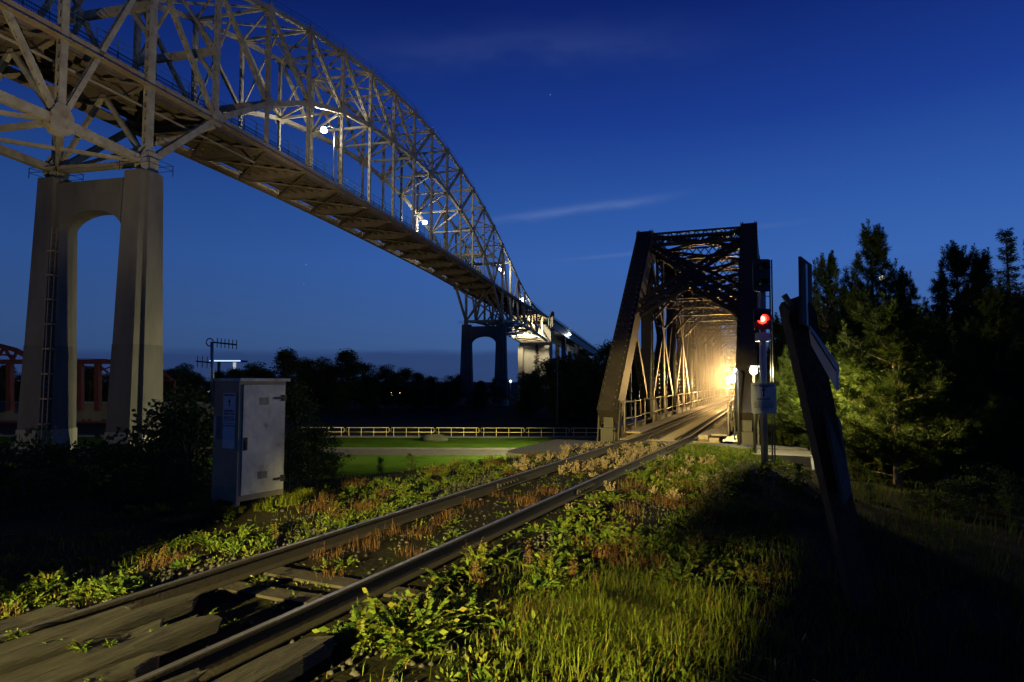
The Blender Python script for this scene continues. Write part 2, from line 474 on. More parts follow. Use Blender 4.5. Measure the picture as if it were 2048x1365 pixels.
# ------------------------------------------------------------------ INTERNATIONAL ROAD BRIDGE (steel arch truss)
TH = .250595
PN = 9.36
BX, BY = -30.69, 81.12
UL = Vector((math.sin(TH), math.cos(TH), 0)); VL = Vector((-math.cos(TH), math.sin(TH), 0))   # along, away from the camera
WB = 10.9
def BP(n, lat, z): return Vector((BX, BY, 0)) + UL * (n * PN) + VL * lat + Vector((0, 0, z + CAM_Z))
nk = [-10, -3, -2, -1, 0, 1, 2, 3, 4, 5, 6, 7, 8, 9, 10, 11, 12, 19, 40]
dk = [27.2, 28.35, 28.4, 28.45, 28.5, 28.52, 28.48, 28.38, 28.22, 28.0, 27.77, 27.53, 27.25, 26.92, 26.5, 26.0, 25.6, 23.6, 15.2]
def DECK(n): return float(np.interp(n, nk, dk))
ARCH = {-2: 20.95, -1: 28.9, 0: 34.56, 1: 38.5, 2: 41.05, 3: 42.3, 4: 43.0, 5: 43.2, 6: 42.75, 7: 41.75, 8: 39.95, 9: 37.25, 10: 33.1, 11: 26.2, 12: 17.3}
TOP = {-10: 27.5, -9: 28.4, -8: 29.0, -7: 29.8, -6: 31.0, -5: 32.4, -4: 34.9, -3: 37.9, -2: 41.0, -1: 44.2, 0: 46.9, 1: 48.9, 2: 50.35, 3: 51.4, 4: 52.0, 5: 52.15, 6: 51.8, 7: 50.9, 8: 49.4, 9: 47.45, 10: 45.1, 11: 42.4,
       12: 39.1, 13: 35.6, 14: 32.2, 15: 29.2, 16: 26.9, 17: 25.6, 18: 25.0, 19: 24.6}
BOT = {-6: 21.5, -5: 21.5, -4: 21.5, -3: 21.4, -2: 20.95, 12: 17.3, 13: 17.9, 14: 18.0, 15: 17.9, 16: 17.4, 17: 16.8, 18: 16.1, 19: 15.3}

bridge = thing('road_bridge', 'long beige steel arch truss road bridge high on concrete piers', 'bridge', BP(0, 0, -CAM_Z - 5))
BL = bridge.location.copy()
def off(p): return Vector(p) - BL
def bbuild(mb, name, mt=None): return mb.build(name, mt or M['steel'], bridge)

def perf(mb, a, b, deep, wide, fine):
    """box member: plain side plates, pierced cover plates on the two narrow faces"""
    a, b = off(a), off(b)
    if not fine:
        mb.bar(a, b, wide, deep, up=VL); return
    a, b, t, e1, e2 = mb.frame(a, b, VL)         # e1 = across the truss
    L = (b - a).length; tk = .05
    for k in (-1, 1):
        mb.bar(a + e1 * k * (wide / 2 - tk / 2), b + e1 * k * (wide / 2 - tk / 2), tk, deep, up=VL)
    inner = wide - 2 * tk - .004
    for k in (-1, 1):
        o_ = e2 * k * (deep / 2 - tk / 2 - .003)
        sw = inner * .25
        for q in (-1, 1):
            mb.bar(a + o_ + e1 * q * (inner / 2 - sw / 2), b + o_ + e1 * q * (inner / 2 - sw / 2), sw, tk, up=VL)
        n = max(2, int(L / 1.15)); st = L / n; mid = inner - 2 * sw - .004
        for i in range(n):
            mb.bar(a + o_ + t * (i * st + st * .0), a + o_ + t * (i * st + st * .50), mid, tk, up=VL)
def solid(mb, a, b, deep, wide): mb.bar(off(a), off(b), wide, deep, up=VL)

for lat in (0.0, WB):
    near = lat == 0
    for n in range(-4, 19):
        fine = n < 7
        mb = MB(); perf(mb, BP(n, lat, TOP[n]), BP(n + 1, lat, TOP[n + 1]), .60, .50, fine); bbuild(mb, 'top_chord')
    for n in range(-2, 12):
        mb = MB(); solid(mb, BP(n, lat, ARCH[n]), BP(n + 1, lat, ARCH[n + 1]), .68, .54); bbuild(mb, 'arch_chord')
    for n in list(range(-6, -2)) + list(range(12, 19)):
        mb = MB(); solid(mb, BP(n, lat, BOT[n]), BP(n + 1, lat, BOT[n + 1]), .76, .58); bbuild(mb, 'bottom_chord')
    # uprights
    for n in range(-5, 19):
        fine = n < 9
        if -1 <= n <= 11:
            mb = MB(); perf(mb, BP(n, lat, ARCH[n] + .3), BP(n, lat, TOP[n]), .62 if n < 1 else .50, .43, fine); bbuild(mb, 'upright')
            if n > -1 and n < 11:
                mb = MB(); perf(mb, BP(n, lat, DECK(n) + .2), BP(n, lat, ARCH[n] + .3), .42, .38, fine); bbuild(mb, 'hanger')
        else:
            lo = ARCH.get(n, BOT.get(n, 21.5)) if n in (-2, 12) else BOT.get(n, 21.5)
            mb = MB(); perf(mb, BP(n, lat, lo), BP(n, lat, TOP[n]), .88 if n in (-2, 12) else .66, .54, fine); bbuild(mb, 'upright')
    # diagonals
    dg = [(n, TOP[n], n + 1, ARCH[n + 1]) for n in range(-2, 5)] + [(n + 1, TOP[n + 1], n, ARCH[n]) for n in range(5, 12)]
    dg += [(-3, BOT[-3], -2, TOP[-2]), (-3, BOT[-3], -4, TOP[-4]), (-5, BOT[-5], -4, TOP[-4])]
    for q in (13, 15, 17):
        dg += [(q, BOT[q], q - 1, TOP[q - 1]), (q, BOT[q], q + 1, TOP[q + 1])]
    for n1, z1, n2, z2 in dg:
        mb = MB(); perf(mb, BP(n1, lat, z1), BP(n2, lat, z2), .48, .42, min(n1, n2) < 8); bbuild(mb, 'diagonal')
    # tie girder along the deck edge
    for n in range(-7, 19):
        if n in range(-7, 19):
            mb = MB()
            z1, z2 = DECK(n), DECK(n + 1)
            mb.bar(off(BP(n, lat, z1 + .45)), off(BP(n + 1, lat, z2 + .45)), .42, .90, up=VL)
            s_ = -1 if near else 1
            mb.bar(off(BP(n, lat + s_ * .40, z1 + .06)), off(BP(n + 1, lat + s_ * .40, z2 + .06)), .30, .10, up=VL)
            bbuild(mb, 'tie_girder', M['steel_rust'])
    # gussets at the nodes
    for n in range(-4, 13):
        zs = [ARCH[n]] if n in ARCH else []
        if n in BOT: zs = [BOT[n]]
        zs.append(TOP[n])
        for z in zs:
            mb = MB()
            big = 1.05 if z == zs[0] else .7
            if n in (-3, -2) and z == zs[0]: big = 1.45
            for k in (-1, 1):
                pts = []
                for ax, az_ in ((-1, -.45), (-.45, -.8), (.45, -.8), (1, -.45), (1, .35), (.5, 1), (-.5, 1), (-1, .35)):
                    pts.append(off(BP(n, lat + k * .345, z) + UL * ax * big * .75 + Vector((0, 0, az_ * big))))
                mb.prism(pts, VL * (k * .03), None)
            bbuild(mb, 'gusset_plate')

# cross members between the two trusses
def cross(name, n1, z1, n2, z2, deep, wide, lat1=0.0, lat2=WB):
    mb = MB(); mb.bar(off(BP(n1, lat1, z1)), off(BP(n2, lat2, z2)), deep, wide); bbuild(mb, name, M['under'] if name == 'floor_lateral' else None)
for n in range(-3, 14):
    cross('top_strut', n, TOP[n], n, TOP[n], .38, .32)
    if n < 13:
        cross('top_lateral', n, TOP[n], n + 1, TOP[n + 1], .24, .22); cross('top_lateral', n + 1, TOP[n + 1], n, TOP[n], .24, .22)
for n in range(0, 11):
    zz = ARCH[n]
    if n in (0, 10):
        cross('portal_strut', n, zz, n, zz, .7, .5)
    else:
        cross('sway_strut', n, zz, n, zz, .34, .30)
    cross('sway_brace', n, zz, n, TOP[n] - .3, .23, .22, 0, WB / 2)
    cross('sway_brace', n, TOP[n] - .3, n, zz, .23, .22, WB / 2, WB)
    if n < 10:
        cross('arch_lateral', n, ARCH[n], n + 1, ARCH[n + 1], .28, .26, 0, WB)
for n in (-2, -1, 11, 12):
    zt = DECK(n) + 8.3
    cross('portal_strut', n, zt, n, zt, .8, .5)
    cross('sway_brace', n, zt, n, TOP[n], .32, .26, 0, WB / 2); cross('sway_brace', n, TOP[n], n, zt, .32, .26, WB / 2, WB)
    for k0, k1 in ((0.2, 2.6), (WB - .2, WB - 2.6)):
        cross('knee_brace', n, zt - 3.2, n, zt, .45, .35, k0, k1)
# frames below the deck at the piers and side spans
for n in (-4, -3, -2, 12, 13, 14, 15, 16, 17, 18, 19):
    zb = BOT[n]; zt = DECK(n) - .2
    cross('pier_strut', n, zb, n, zb, .6 if n in (-2, 12) else .4, .5)
    if n in (-2, 12):
        cross('pier_strut', n, zb + .0, n - (1 if n < 0 else -1) * .12, zb, .3, .25)
    cross('sway_brace', n, zb, n, zt, .42, .36, 0, WB / 2); cross('sway_brace', n, zt, n, zb, .42, .36, WB / 2, WB)
for n in (-5, -4, -3, 12, 13, 14, 15, 16, 17, 18):
    cross('bottom_lateral', n, BOT[n], n + 1, BOT[n + 1], .34, .3); cross('bottom_lateral', n + 1, BOT[n + 1], n, BOT[n], .34, .3)
cross('bottom_lateral', -2, 20.9, -1, 28.0, .35, .3); cross('bottom_lateral', -1, 28.0, -2, 20.9, .35, .3)
cross('bottom_lateral', 11, 26.0, 12, 17.3, .35, .3); cross('bottom_lateral', 12, 17.3, 11, 26.0, .35, .3)
# floor beams (haunched), stringers, slab, laterals
for n in range(-6, 20):
    z = DECK(n); mb = MB()
    pr = [(0.25, .95), (0.25, .15), (1.0, .02), (2.6, -.55), (WB - 2.6, -.55), (WB - 1.0, .02), (WB - .25, .15), (WB - .25, .95)]
    w = .06
    mb.prism([off(BP(n, q, z + h)) - UL * w / 2 for q, h in pr], UL * w, None)
    for (q1, h1), (q2, h2) in zip(pr[1:7], pr[2:7]):
        mb.bar(off(BP(n, q1, z + h1)), off(BP(n, q2, z + h2)), .05, .5)
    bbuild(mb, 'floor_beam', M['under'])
for n in range(-6, 19):
    z1, z2 = DECK(n), DECK(n + 1)
    for q in range(6):
        la = 1.9 + q * (WB - 3.8) / 5
        mb = MB(); mb.bar(off(BP(n, la, z1 + .72)), off(BP(n + 1, la, z2 + .72)), .62, .06)
        mb.bar(off(BP(n, la, z1 + .40)), off(BP(n + 1, la, z2 + .40)), .04, .3)
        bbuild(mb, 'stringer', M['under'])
    mb = MB(); mb.bar(off(BP(n, WB / 2, z1 + 1.24)), off(BP(n + 1, WB / 2, z2 + 1.24)), .30, WB - 3.0); bbuild(mb, 'deck_slab', M['deck'])
    cross('floor_lateral', n, z1 + .05, n + 1, z2 + .05, .2, .24); cross('floor_lateral', n + 1, z2 + .05, n, z1 + .05, .2, .24)
    # railing: posts, rails and wire fence uprights, both sides
    for la in (1.5, WB - 1.5):
        mb = MB(); zb1, zb2 = z1 + 1.42, z2 + 1.42
        mb.bar(off(BP(n, la, zb1 + .18)), off(BP(n + 1, la, zb2 + .18)), .34, .10)
        for h, r in ((.75, .07), (1.15, .09), (1.7, .03), (2.35, .045)):
            mb.bar(off(BP(n, la, zb1 + h)), off(BP(n + 1, la, zb2 + h)), r, .06)
        k = 4 if n < 11 else 2
        for i in range(k):
            a_ = n + i / k; zz = zb1 + (zb2 - zb1) * i / k
            mb.bar(off(BP(a_, la, zz)), off(BP(a_, la, zz + 2.35)), .07, .07, up=UL)
        if n < 6:
            for i in range(46):
                a_ = n + i / 46; zz = zb1 + (zb2 - zb1) * i / 46
                mb.bar(off(BP(a_, la, zz + .3)), off(BP(a_, la, zz + 1.13)), .025, .025, up=UL)
        bbuild(mb, 'railing', M['rail_green'])
# inspection walkway pipe under the near edge, handrail on the top chord
for n in range(-6, 0):
    mb = MB(); mb.bar(off(BP(n, 1.6, DECK(n) - 1.35)), off(BP(n + 1, 1.6, DECK(n + 1) - 1.35)), .16, .16)
    bbuild(mb, 'service_pipe')
for n in range(-2, 14):
    mb = MB(); up = .38
    mb.bar(off(BP(n, 0, TOP[n] + up + 1.0)), off(BP(n + 1, 0, TOP[n + 1] + up + 1.0)), .035, .035)
    mb.bar(off(BP(n, 0, TOP[n] + up + .5)), off(BP(n + 1, 0, TOP[n + 1] + up + .5)), .03, .03)
    for i in range(2):
        a_ = n + i / 2; zz = TOP[n] + (TOP[n + 1] - TOP[n]) * i / 2
        mb.bar(off(BP(a_, 0, zz + .3)), off(BP(a_, 0, zz + up + 1.0)), .04, .04, up=UL)
    bbuild(mb, 'chord_handrail', M['dark_metal'])

# approach viaduct beyond the last pier
approach = thing('approach_viaduct', 'plate girder approach spans running down behind the dark trees', 'bridge', BP(19.3, 0, -CAM_Z - 5))
AL = approach.location.copy()
for i, n in enumerate((19.3, 23.3, 27.3, 31.3, 35.3)):
    for la in (0, WB):
        mb = MB(); mb.bar(BP(n, la, DECK(n) - .6) - AL, BP(n + 4, la, DECK(n + 4) - .6) - AL, 3.4, .5); mb.build('plate_girder', M['rail_green'], approach)
    mb = MB(); mb.bar(BP(n, WB / 2, DECK(n) + 1.3) - AL, BP(n + 4, WB / 2, DECK(n + 4) + 1.3) - AL, .4, WB + 1.5); mb.build('deck_slab', M['deck'], approach)
    for la in (-.6, WB + .6):
        mb = MB()
        for h in (1.9, 2.4): mb.bar(BP(n, la, DECK(n) + h) - AL, BP(n + 4, la, DECK(n + 4) + h) - AL, .12, .1)
        for q in range(16): mb.bar(BP(n + q / 4, la, DECK(n + q / 4) + 1.5) - AL, BP(n + q / 4, la, DECK(n + q / 4) + 2.4) - AL, .09, .09, up=UL)
        mb.build('railing', M['rail_green'], approach)
    if i:
        mb = MB()
        for la in (.6, WB - .6): mb.bar(BP(n, la, -7.5) - AL, BP(n, la, DECK(n) - 2.3) - AL, 1.6, 1.8, up=UL)
        mb.build('column', M['concrete'], approach)

# ------------------------------------------------------------------ bridge piers
def portal_pier(n, zfoot, label, wide_top=1.0):
    base = -7.1
    t = thing('bridge_pier', label, 'bridge pier', BP(n, WB / 2, base), 0, 'concrete portal piers under the road bridge')
    L0 = t.location.copy()
    top = zfoot - 1.05
    bands = [(base, base + 2.3, M['concrete_light']), (base + 2.3, base + 10.4, M['concrete_dark']), (base + 10.4, top, M['concrete'])]
    H = top - base
    for la in (0.0, WB):
        sgn = -1 if la == 0 else 1        # outward direction
        for k, (z0, z1, m_) in enumerate(bands):
            mb = MB()
            def ring(z, add):
                q = (z - base) / H
                hw = (1.85 - .55 * q) + add; hl = (2.05 - .65 * q) + add     # across / along half sizes
                cx = la - sgn * .25
                poly = []
                # stepped outline: a raised pilaster on each face
                for ax, al in ((-1, -.55), (-.72, -.55), (-.72, -1), (.72, -1), (.72, -.55), (1, -.55), (1, .55), (.72, .55), (.72, 1), (-.72, 1), (-.72, .55), (-1, .55)):
                    poly.append(BP(n, cx + ax * hw, z) + UL * (al * hl) - L0)
                return poly
            add = .10 if k == 0 else (0.03 if k == 1 else 0)
            A, B = ring(z0, add), ring(z1, add); b = len(mb.v)
            mb.v += [tuple(p) for p in A + B]; m_n = len(A)
            for i in range(m_n):
                mb.f.append((b + i, b + (i + 1) % m_n, b + m_n + (i + 1) % m_n, b + m_n + i)); mb.sm.append(False)
            mb.f.append(tuple(b + m_n + i for i in range(m_n))); mb.sm.append(False)
            mb.f.append(tuple(b + i for i in reversed(range(m_n)))); mb.sm.append(False)
            mb.build('leg', m_, t)
        # bearing
        mb = MB(); mb.bar(BP(n, la, top - .0) - L0, BP(n, la, zfoot - .35) - L0, 1.1, 1.2, up=UL, wb1=.7, wb2=.7); mb.build('bearing', M['steel'], t)
        mb = MB()
        for h in (.55, 1.05):
            pts = [BP(n, la - 1.7, top + h) + UL * 1.5 - L0, BP(n, la + 1.7, top + h) + UL * 1.5 - L0, BP(n, la + 1.7, top + h) - UL * 1.5 - L0, BP(n, la - 1.7, top + h) - UL * 1.5 - L0]
            for i in range(4): mb.bar(pts[i], pts[(i + 1) % 4], .04, .04)
        for p in pts: mb.bar(p, p - Vector((0, 0, 1.05)), .05, .05, up=UL)
        mb.build('guard_rail', M['dark_metal'], t)
    # arched cross wall
    i0, i1 = 1.25, WB - 1.25
    mb = MB(); prof = [(i0 - .6, top - .55), (i1 + .6, top - .55), (i1 + .6, top - 6.4), (i1 - .28, top - 6.4)]
    K = 14
    for k in range(K + 1):
        a = math.pi * k / K
        cx_ = WB / 2 + math.cos(a) * (WB / 2 - i0 - .28); prof.append((cx_, top - 6.2 + 2.7 * math.sin(a) ** .8))
    prof += [(i0 + .28, top - 6.4), (i0 - .6, top - 6.4)]
    mb.prism([BP(n, q, z) - UL * 1.0 - L0 for q, z in prof], UL * 2.0, None)
    mb.build('arched_wall', M['concrete'], t)
    if n < 0:   # ladder up the inside of the far leg
        mb = MB(); la = WB - 1.9
        for e in (-.25, .25):
            mb.bar(BP(n, la + .0, base + .5) + UL * (-1.75 + e) - L0, BP(n, la + .45, top - 5) + UL * (-1.25 + e) - L0, .08, .08, up=UL)
        for k in range(40):
            q = k / 40; z = base + .5 + (top - 5.5 - base) * q
            c_ = BP(n, la + .45 * q, z) + UL * (-1.75 + .5 * q) - L0
            mb.bar(c_ - UL * .25, c_ + UL * .25, .05, .05)
        for k in range(1, 9):
            q = k / 9; z = base + .5 + (top - 5.5 - base) * q
            c_ = BP(n, la + .45 * q, z) + UL * (-1.75 + .5 * q) - L0
            mb.box(c_, (.7, .7, .14))
        mb.build('ladder', M['steel_rust'], t)
    return t
portal_pier(-2, 20.95, 'tall grey concrete portal pier with an arched opening and a ladder, close at left')
portal_pier(12, 17.3, 'distant dark concrete portal pier with an arched opening, beyond the lawn')
# the lit abutment pier
t = thing('abutment_pier', 'floodlit pale concrete end pier behind the far truss span', 'bridge pier', BP(19.3, WB / 2, -7.1))
L0 = t.location.copy()
mb = MB(); mb.bar(BP(19.55, WB / 2, -7.1) - L0, BP(19.55, WB / 2, 22.0) - L0, 3.2, WB + 1.6, up=UL); mb.build('wall', M['concrete_light'], t)
for la in (0.2, WB - .2):
    mb = MB(); mb.bar(BP(19.22, la, -7.1) - L0, BP(19.22, la, 13.6) - L0, 2.6, 1.9, up=UL); mb.build('buttress', M['concrete_light'], t)
for la in (-.9, WB + .9):
    mb = MB(); mb.bar(BP(19.6, la, 21.0) - L0, BP(19.6, la, 26.4) - L0, 2.6, 1.3, up=UL); mb.sphere(BP(19.6, la, 26.4) - L0, .9, 10, 6); mb.build('end_post', M['concrete'], t)

# ------------------------------------------------------------------ deck lamps and lamps on the approach
def road_lamp(px, py, n, lat, head_r, power, label, arm=2.0, grp='street lamps on the road bridge', spot=True):
    """pole on the deck edge, short arm, glowing head"""
    base = BP(n, lat, DECK(n) + 1.4)
    h = D(px, py, (base.y))
    hz = h.z
    t = thing('road_lamp', label, 'street lamp', base, 0, grp)
    inw = VL * (1 if lat < WB / 2 else -1)
    top = Vector((0, 0, hz - base.z))
    mb = MB(); mb.tube([(0, 0, 0), top * .5, top], [.11, .09, .07], 8); mb.build('pole', M['galv'], t)
    a1 = top + inw * arm
    mb = MB(); mb.tube([top - Vector((0, 0, .3)), top + inw * arm * .4 + Vector((0, 0, .15)), a1 + Vector((0, 0, .12))], .05, 6); mb.build('arm', M['galv'], t)
    mb = MB(); mb.sphere(a1 + inw * .2 + Vector((0, 0, .10)), head_r * 1.05, 10, 6, (1, 1, .35)); mb.build('lamp_head', M['galv'], t)
    mb = MB(); mb.sphere(a1 + inw * .2 - Vector((0, 0, head_r * .75)), head_r, 12, 8, (1, 1, .8)); mb.build('lens', M['lamp_white'], t)
    if power:
        light('road_lamp_light', 'POINT', base + a1 + inw * .2 - Vector((0, 0, head_r * 1.9 + .2)), power, (1, .97, .88), .25)
    return t
road_lamp(668, 254, 1.93, .9, .5, P_DECK, 'bright white lamp on an arm inside the nearer half of the road bridge', 1.6)
road_lamp(842, 443, 7.8, WB - .9, .55, P_DECK * 1.0, 'bright white lamp above the middle of the road bridge deck', 1.6)
road_lamp(1012, 537, 12.6, .9, .5, P_DECK * .5, 'small white lamp on the road bridge above the far arched pier', 1.2)
road_lamp(1059, 597, 15.6, .9, .85, P_DECK * .6, 'white lamp on the road bridge above the floodlit end pier', 1.2)
road_lamp(1146, 665, 25.0, -.3, 1.2, 800, 'brightest white lamp on the approach spans above the trees', 1.0)
road_lamp(1130, 636, 24.4, WB, .5, 0, 'small lamp on a tall curved arm over the approach spans', 3.5)
road_lamp(1193, 701, 33.0, -.3, .85, 0, 'low white lamp at the tree tops near the end of the approach', 1.0)
road_lamp(1188, 686, 31.5, WB, .32, 0, 'tiny lamp on a tall arm near the end of the approach', 3.0)
t = thing('girder_light', 'white wall light fixed under the rail of the approach girder', 'light', BP(24.2, -.35, DECK(24.2) - .2))
mb = MB(); mb.box((0, 0, 0), (.5, .4, .5)); mb.build('housing', M['galv'], t)
mb = MB(); mb.sphere((.15, -.45, -.15), .62, 10, 6); mb.build('lens', M['lamp_dim'], t)
light('girder_light_glow', 'POINT', BP(24.2, -1.7, DECK(24.2) - .9), 900, COOL, .2)
# assumed floodlight, itself not visible, that lights the end pier
t = thing('floodlight', 'assumed floodlight on the bottom chord aimed at the pale end pier', 'light', BP(16.8, WB * .35, 17.6))
mb = MB(); mb.box((0, 0, 0), (.7, .35, .5)); mb.build('housing', M['galv'], t)
mb = MB(); mb.box(UL * .22, (.6, .1, .4)); mb.build('lens', M['lamp_warm'], t)
light('assumed_pier_flood_light', 'SPOT', BP(16.9, WB * .35, 17.6), P_PIER, (1, .88, .58), .3, BP(19.5, WB * .42, 15.0), 100, .6)

# ------------------------------------------------------------------ RED EMERGENCY DAM behind the near pier
dam = thing('swing_dam', 'red steel swing dam frame standing behind the near pier', 'dam', (-80, 112, LAWN_Z))
DL = dam.location.copy(); YD = 112
def db(name, bars, m_=None, parent=None):
    mb = MB()
    for a, b, w, h in bars: mb.bar(D(a[0], a[1], YD) - DL, D(b[0], b[1], YD) - DL, w, h, up=(0, 1, 0))
    return mb.build(name, m_ or M['red_steel'], dam)
db('top_girder', [((-60, 724), (235, 724), 1.2, .75)])
db('railing', [((130, 717.5), (215, 719), .1, .1), ((190, 718), (190, 724), .1, .1), ((150, 718), (150, 724), .1, .1), ((212, 718.5), (212, 724), .1, .1)])
for x in (-20, 20, 60, 105, 156, 196): db('post', [((x, 727), (x, 822), .9, 1.6 if x == 156 else .8)])
db('bracing', [((158, 730), (200, 742), .3, .25), ((196, 729), (215, 745), .3, .25), ((200, 742), (200, 729), .2, .2), ((200, 742), (235, 729), .2, .2), ((196, 752), (235, 752), .2, .2), ((156, 800), (120, 730), .3, .25)])
for a, b in (((-40, 682), (30, 700)), ((30, 700), (60, 716))): db('upper_chord', [(a, b, .7, .7)])
db('web', [((-30, 686), (-10, 722), .35, .4), ((-10, 722), (8, 696), .35, .4), ((8, 696), (26, 722), .35, .4), ((26, 722), (34, 702), .3, .35), ((-40, 706), (30, 712), .3, .3)])
for y in (846, 858, 868): db('wicket_beam', [((-60, y), (345, y + 1), 1.4, .62)])
for x in (145, 168, 180, 208, 330): db('wicket_post', [((x, 838), (x, 872), .4, .4)])
db('rear_frame', [((318, 738), (350, 765), .3, .3), ((318, 761), (350, 762), .22, .22), ((349, 762), (349, 815), .3, .3), ((322, 762), (322, 815), .3, .3)])
wl_ = thing('lock_wall', 'grey concrete lock wall behind the red dam frame', 'wall', (-72, 118, LAWN_Z))
mb = MB(); mb.box((0, 0, .9), (60, 2, 4.2)); mb.build('wall_face', M['concrete_dark'], wl_)
mb = MB(); mb.box((0, -.05, 3.1), (60.4, 2.4, .25)); mb.build('coping', M['concrete'], wl_)

# ------------------------------------------------------------------ RAIL SWING BRIDGE
HB, DW = 8.45, 2.25
RUN, PL, NP = 7.9, 4.0, 14
rail_bridge = thing('rail_bridge', 'black riveted through truss railway bridge lit from inside', 'bridge', TF(S0, 0, -.6), 0)
RL = rail_bridge.location.copy()
def rb(mb, name, m_=None): return mb.build(name, m_ or M['black_steel'], rail_bridge)
def R(s, d, z): return TB + TT * S0 + TTb * s + TRb * (d + .25) + Vector((0, 0, z)) - RL
def lattice(mb, a, b, dep, up, th=.09, pitch=None, cross_=True, flange=.14):
    """open girder: two flanges joined by flat lacing bars"""
    a, b, t, e1, e2 = mb.frame(a, b, up)
    L = (b - a).length; n = max(2, int(L / (pitch or dep)))
    for k in (-1, 1): mb.bar(a + e1 * k * dep / 2, b + e1 * k * dep / 2, th, flange, up=e1)
    for i in range(n):
        p, q = a + t * (L * i / n), a + t * (L * (i + 1) / n)
        mb.bar(p - e1 * dep / 2, q + e1 * dep / 2, .05, .03, up=t)
        if cross_: mb.bar(p + e1 * dep / 2 + e2 * .034, q - e1 * dep / 2 + e2 * .034, .05, .03, up=t)
def boxlaced(mb, a, b, deep, wide, pitch=.45):
    """two channels with lacing on both faces"""
    a, b, t, e1, e2 = mb.frame(a, b, TRb)
    L = (b - a).length; n = max(3, int(L / pitch))
    for k in (-1, 1): mb.bar(a + e1 * k * (wide / 2 - .04), b + e1 * k * (wide / 2 - .04), .08, deep, up=e1)
    for f_ in (-1, 1):
        o_ = e2 * f_ * (deep / 2 - .02)
        for i in range(n):
            p, q = a + t * (L * i / n) + o_, a + t * (L * (i + 1) / n) + o_
            mb.bar(p - e1 * (wide / 2 - .05), q + e1 * (wide / 2 - .05), .06, .02, up=t)
            mb.bar(p + e1 * (wide / 2 - .05) + e2 * f_ * .022, q - e1 * (wide / 2 - .05) + e2 * f_ * .022, .06, .02, up=t)
for sd in (-1, 1):
    d = sd * DW
    mb = MB(); mb.bar(R(0, d, .55), R(RUN, d, HB), .62, .72, up=TRb)
    for k in (-1, 1): mb.bar(R(0, d + k * .33, .55), R(RUN, d + k * .33, HB), .03, .86, up=TRb)
    for i in range(34):      # rivet rows on the cover plate
        q = (i + .5) / 34
        for k in (-.25, .25): mb.box(R(RUN * q - .37, d + k, .55 + (HB - .55) * q + .37 * RUN / HB), (.045, .045, .045))
    rb(mb, 'end_post')
    mb = MB()       # forked foot and shoe
    for k in (-1, 1): mb.bar(R(-.05, d + k * .36, -.35), R(.35, d + k * .36, 1.1), .05, .30, up=TRb)
    mb.bar(R(.1, d, -.5), R(.1, d, .05), .5, .5, up=TTb); mb.bar(R(.1, d, .05), R(.1, d, .55), .28, .34, up=TTb)
    mb.box(R(.1, d, -.55), (1.2, 1.0, .16), Matrix.Rotation(TROTb, 3, 'Z'))
    rb(mb, 'shoe')
    for i in range(2, NP):
        mb = MB(); mb.bar(R(RUN + (i - 2) * PL, d, HB), R(RUN + (i - 1) * PL, d, HB), .55, .55, up=TRb)
        for k in (-1, 1): mb.bar(R(RUN + (i - 2) * PL, d + k * .29, HB - .03), R(RUN + (i - 1) * PL, d + k * .29, HB - .03), .03, .68, up=TRb)
        rb(mb, 'top_chord')
    for i in range(NP):
        mb = MB(); mb.bar(R(i * PL - (.3 if i == 0 else 0), d, -.12), R((i + 1) * PL, d, -.12), .42, .55, up=TRb); mb.bar(R(i * PL - (.3 if i == 0 else 0), d, .17), R((i + 1) * PL, d, .17), .62, .04, up=TRb)
        rb(mb, 'bottom_chord', M['bridge_brown'] if 'bridge_brown' in M else None)
    for i in range(1, NP):
        s = RUN + (i - 2) * PL
        if i == 1:
            mb = MB(); mb.bar(R(s, d, .2), R(s, d, 4.4), .07, .07, up=TRb); rb(mb, 'hanger_rod'); continue
        if i % 2 == 0:
            mb = MB(); mb.bar(R(s, d, .1), R(s, d, HB - .2), .34, .5, up=TRb)
            for k in (-1, 1):
                for e in (-1, 1): mb.bar(R(s + e * .24, d + k * .2, .1), R(s + e * .24, d + k * .2, HB - .2), .08, .03, up=TRb)
            rb(mb, 'upright')
        else:
            mb = MB(); boxlaced(mb, R(s, d, .1), R(s, d, HB - .2), .42, .36); rb(mb, 'laced_upright')
    # diagonals: main laced pairs and eyebars
    mb = MB(); boxlaced(mb, R(PL, d, 4.4), R(RUN, d, .1), .26, .3); rb(mb, 'sub_diagonal')
    for k in (-.14, .14):
        mb = MB(); mb.bar(R(.55, d + k, .3), R(PL, d + k, 4.5), .05, .09, up=TRb); rb(mb, 'eyebar')
    for i in range(2, NP - 2, 2):
        s = RUN + (i - 2) * PL
        mb = MB(); boxlaced(mb, R(s, d, HB - .3), R(s + 2 * PL, d, .2), .36, .34, .5); rb(mb, 'diagonal')
        mb = MB(); boxlaced(mb, R(s + PL, d, HB / 2), R(s, d, .2), .2, .26, .5); rb(mb, 'sub_diagonal')
        for k in (-.16, .16):
            mb = MB(); mb.bar(R(s + 2 * PL, d + k, HB / 2 + 2.2), R(s + PL, d + k, .25), .04, .08, up=TRb); rb(mb, 'eyebar')
        mb = MB()
        for k in (-1, 1):
            c_ = R(s, d + k * .31, HB - .1)
            mb.prism([c_ + TTb * x + Vector((0, 0, z)) for x, z in ((-.7, .25), (.7, .25), (.85, -.35), (.3, -1.1), (-.3, -1.1), (-.85, -.35))], TRb * .025 * k, None)
            c_ = R(s, d + k * .31, .1)
            mb.prism([c_ + TTb * x + Vector((0, 0, z)) for x, z in ((-.8, -.2), (.8, -.2), (.8, .25), (.35, .9), (-.35, .9), (-.8, .25))], TRb * .025 * k, None)
        rb(mb, 'gusset_plate')
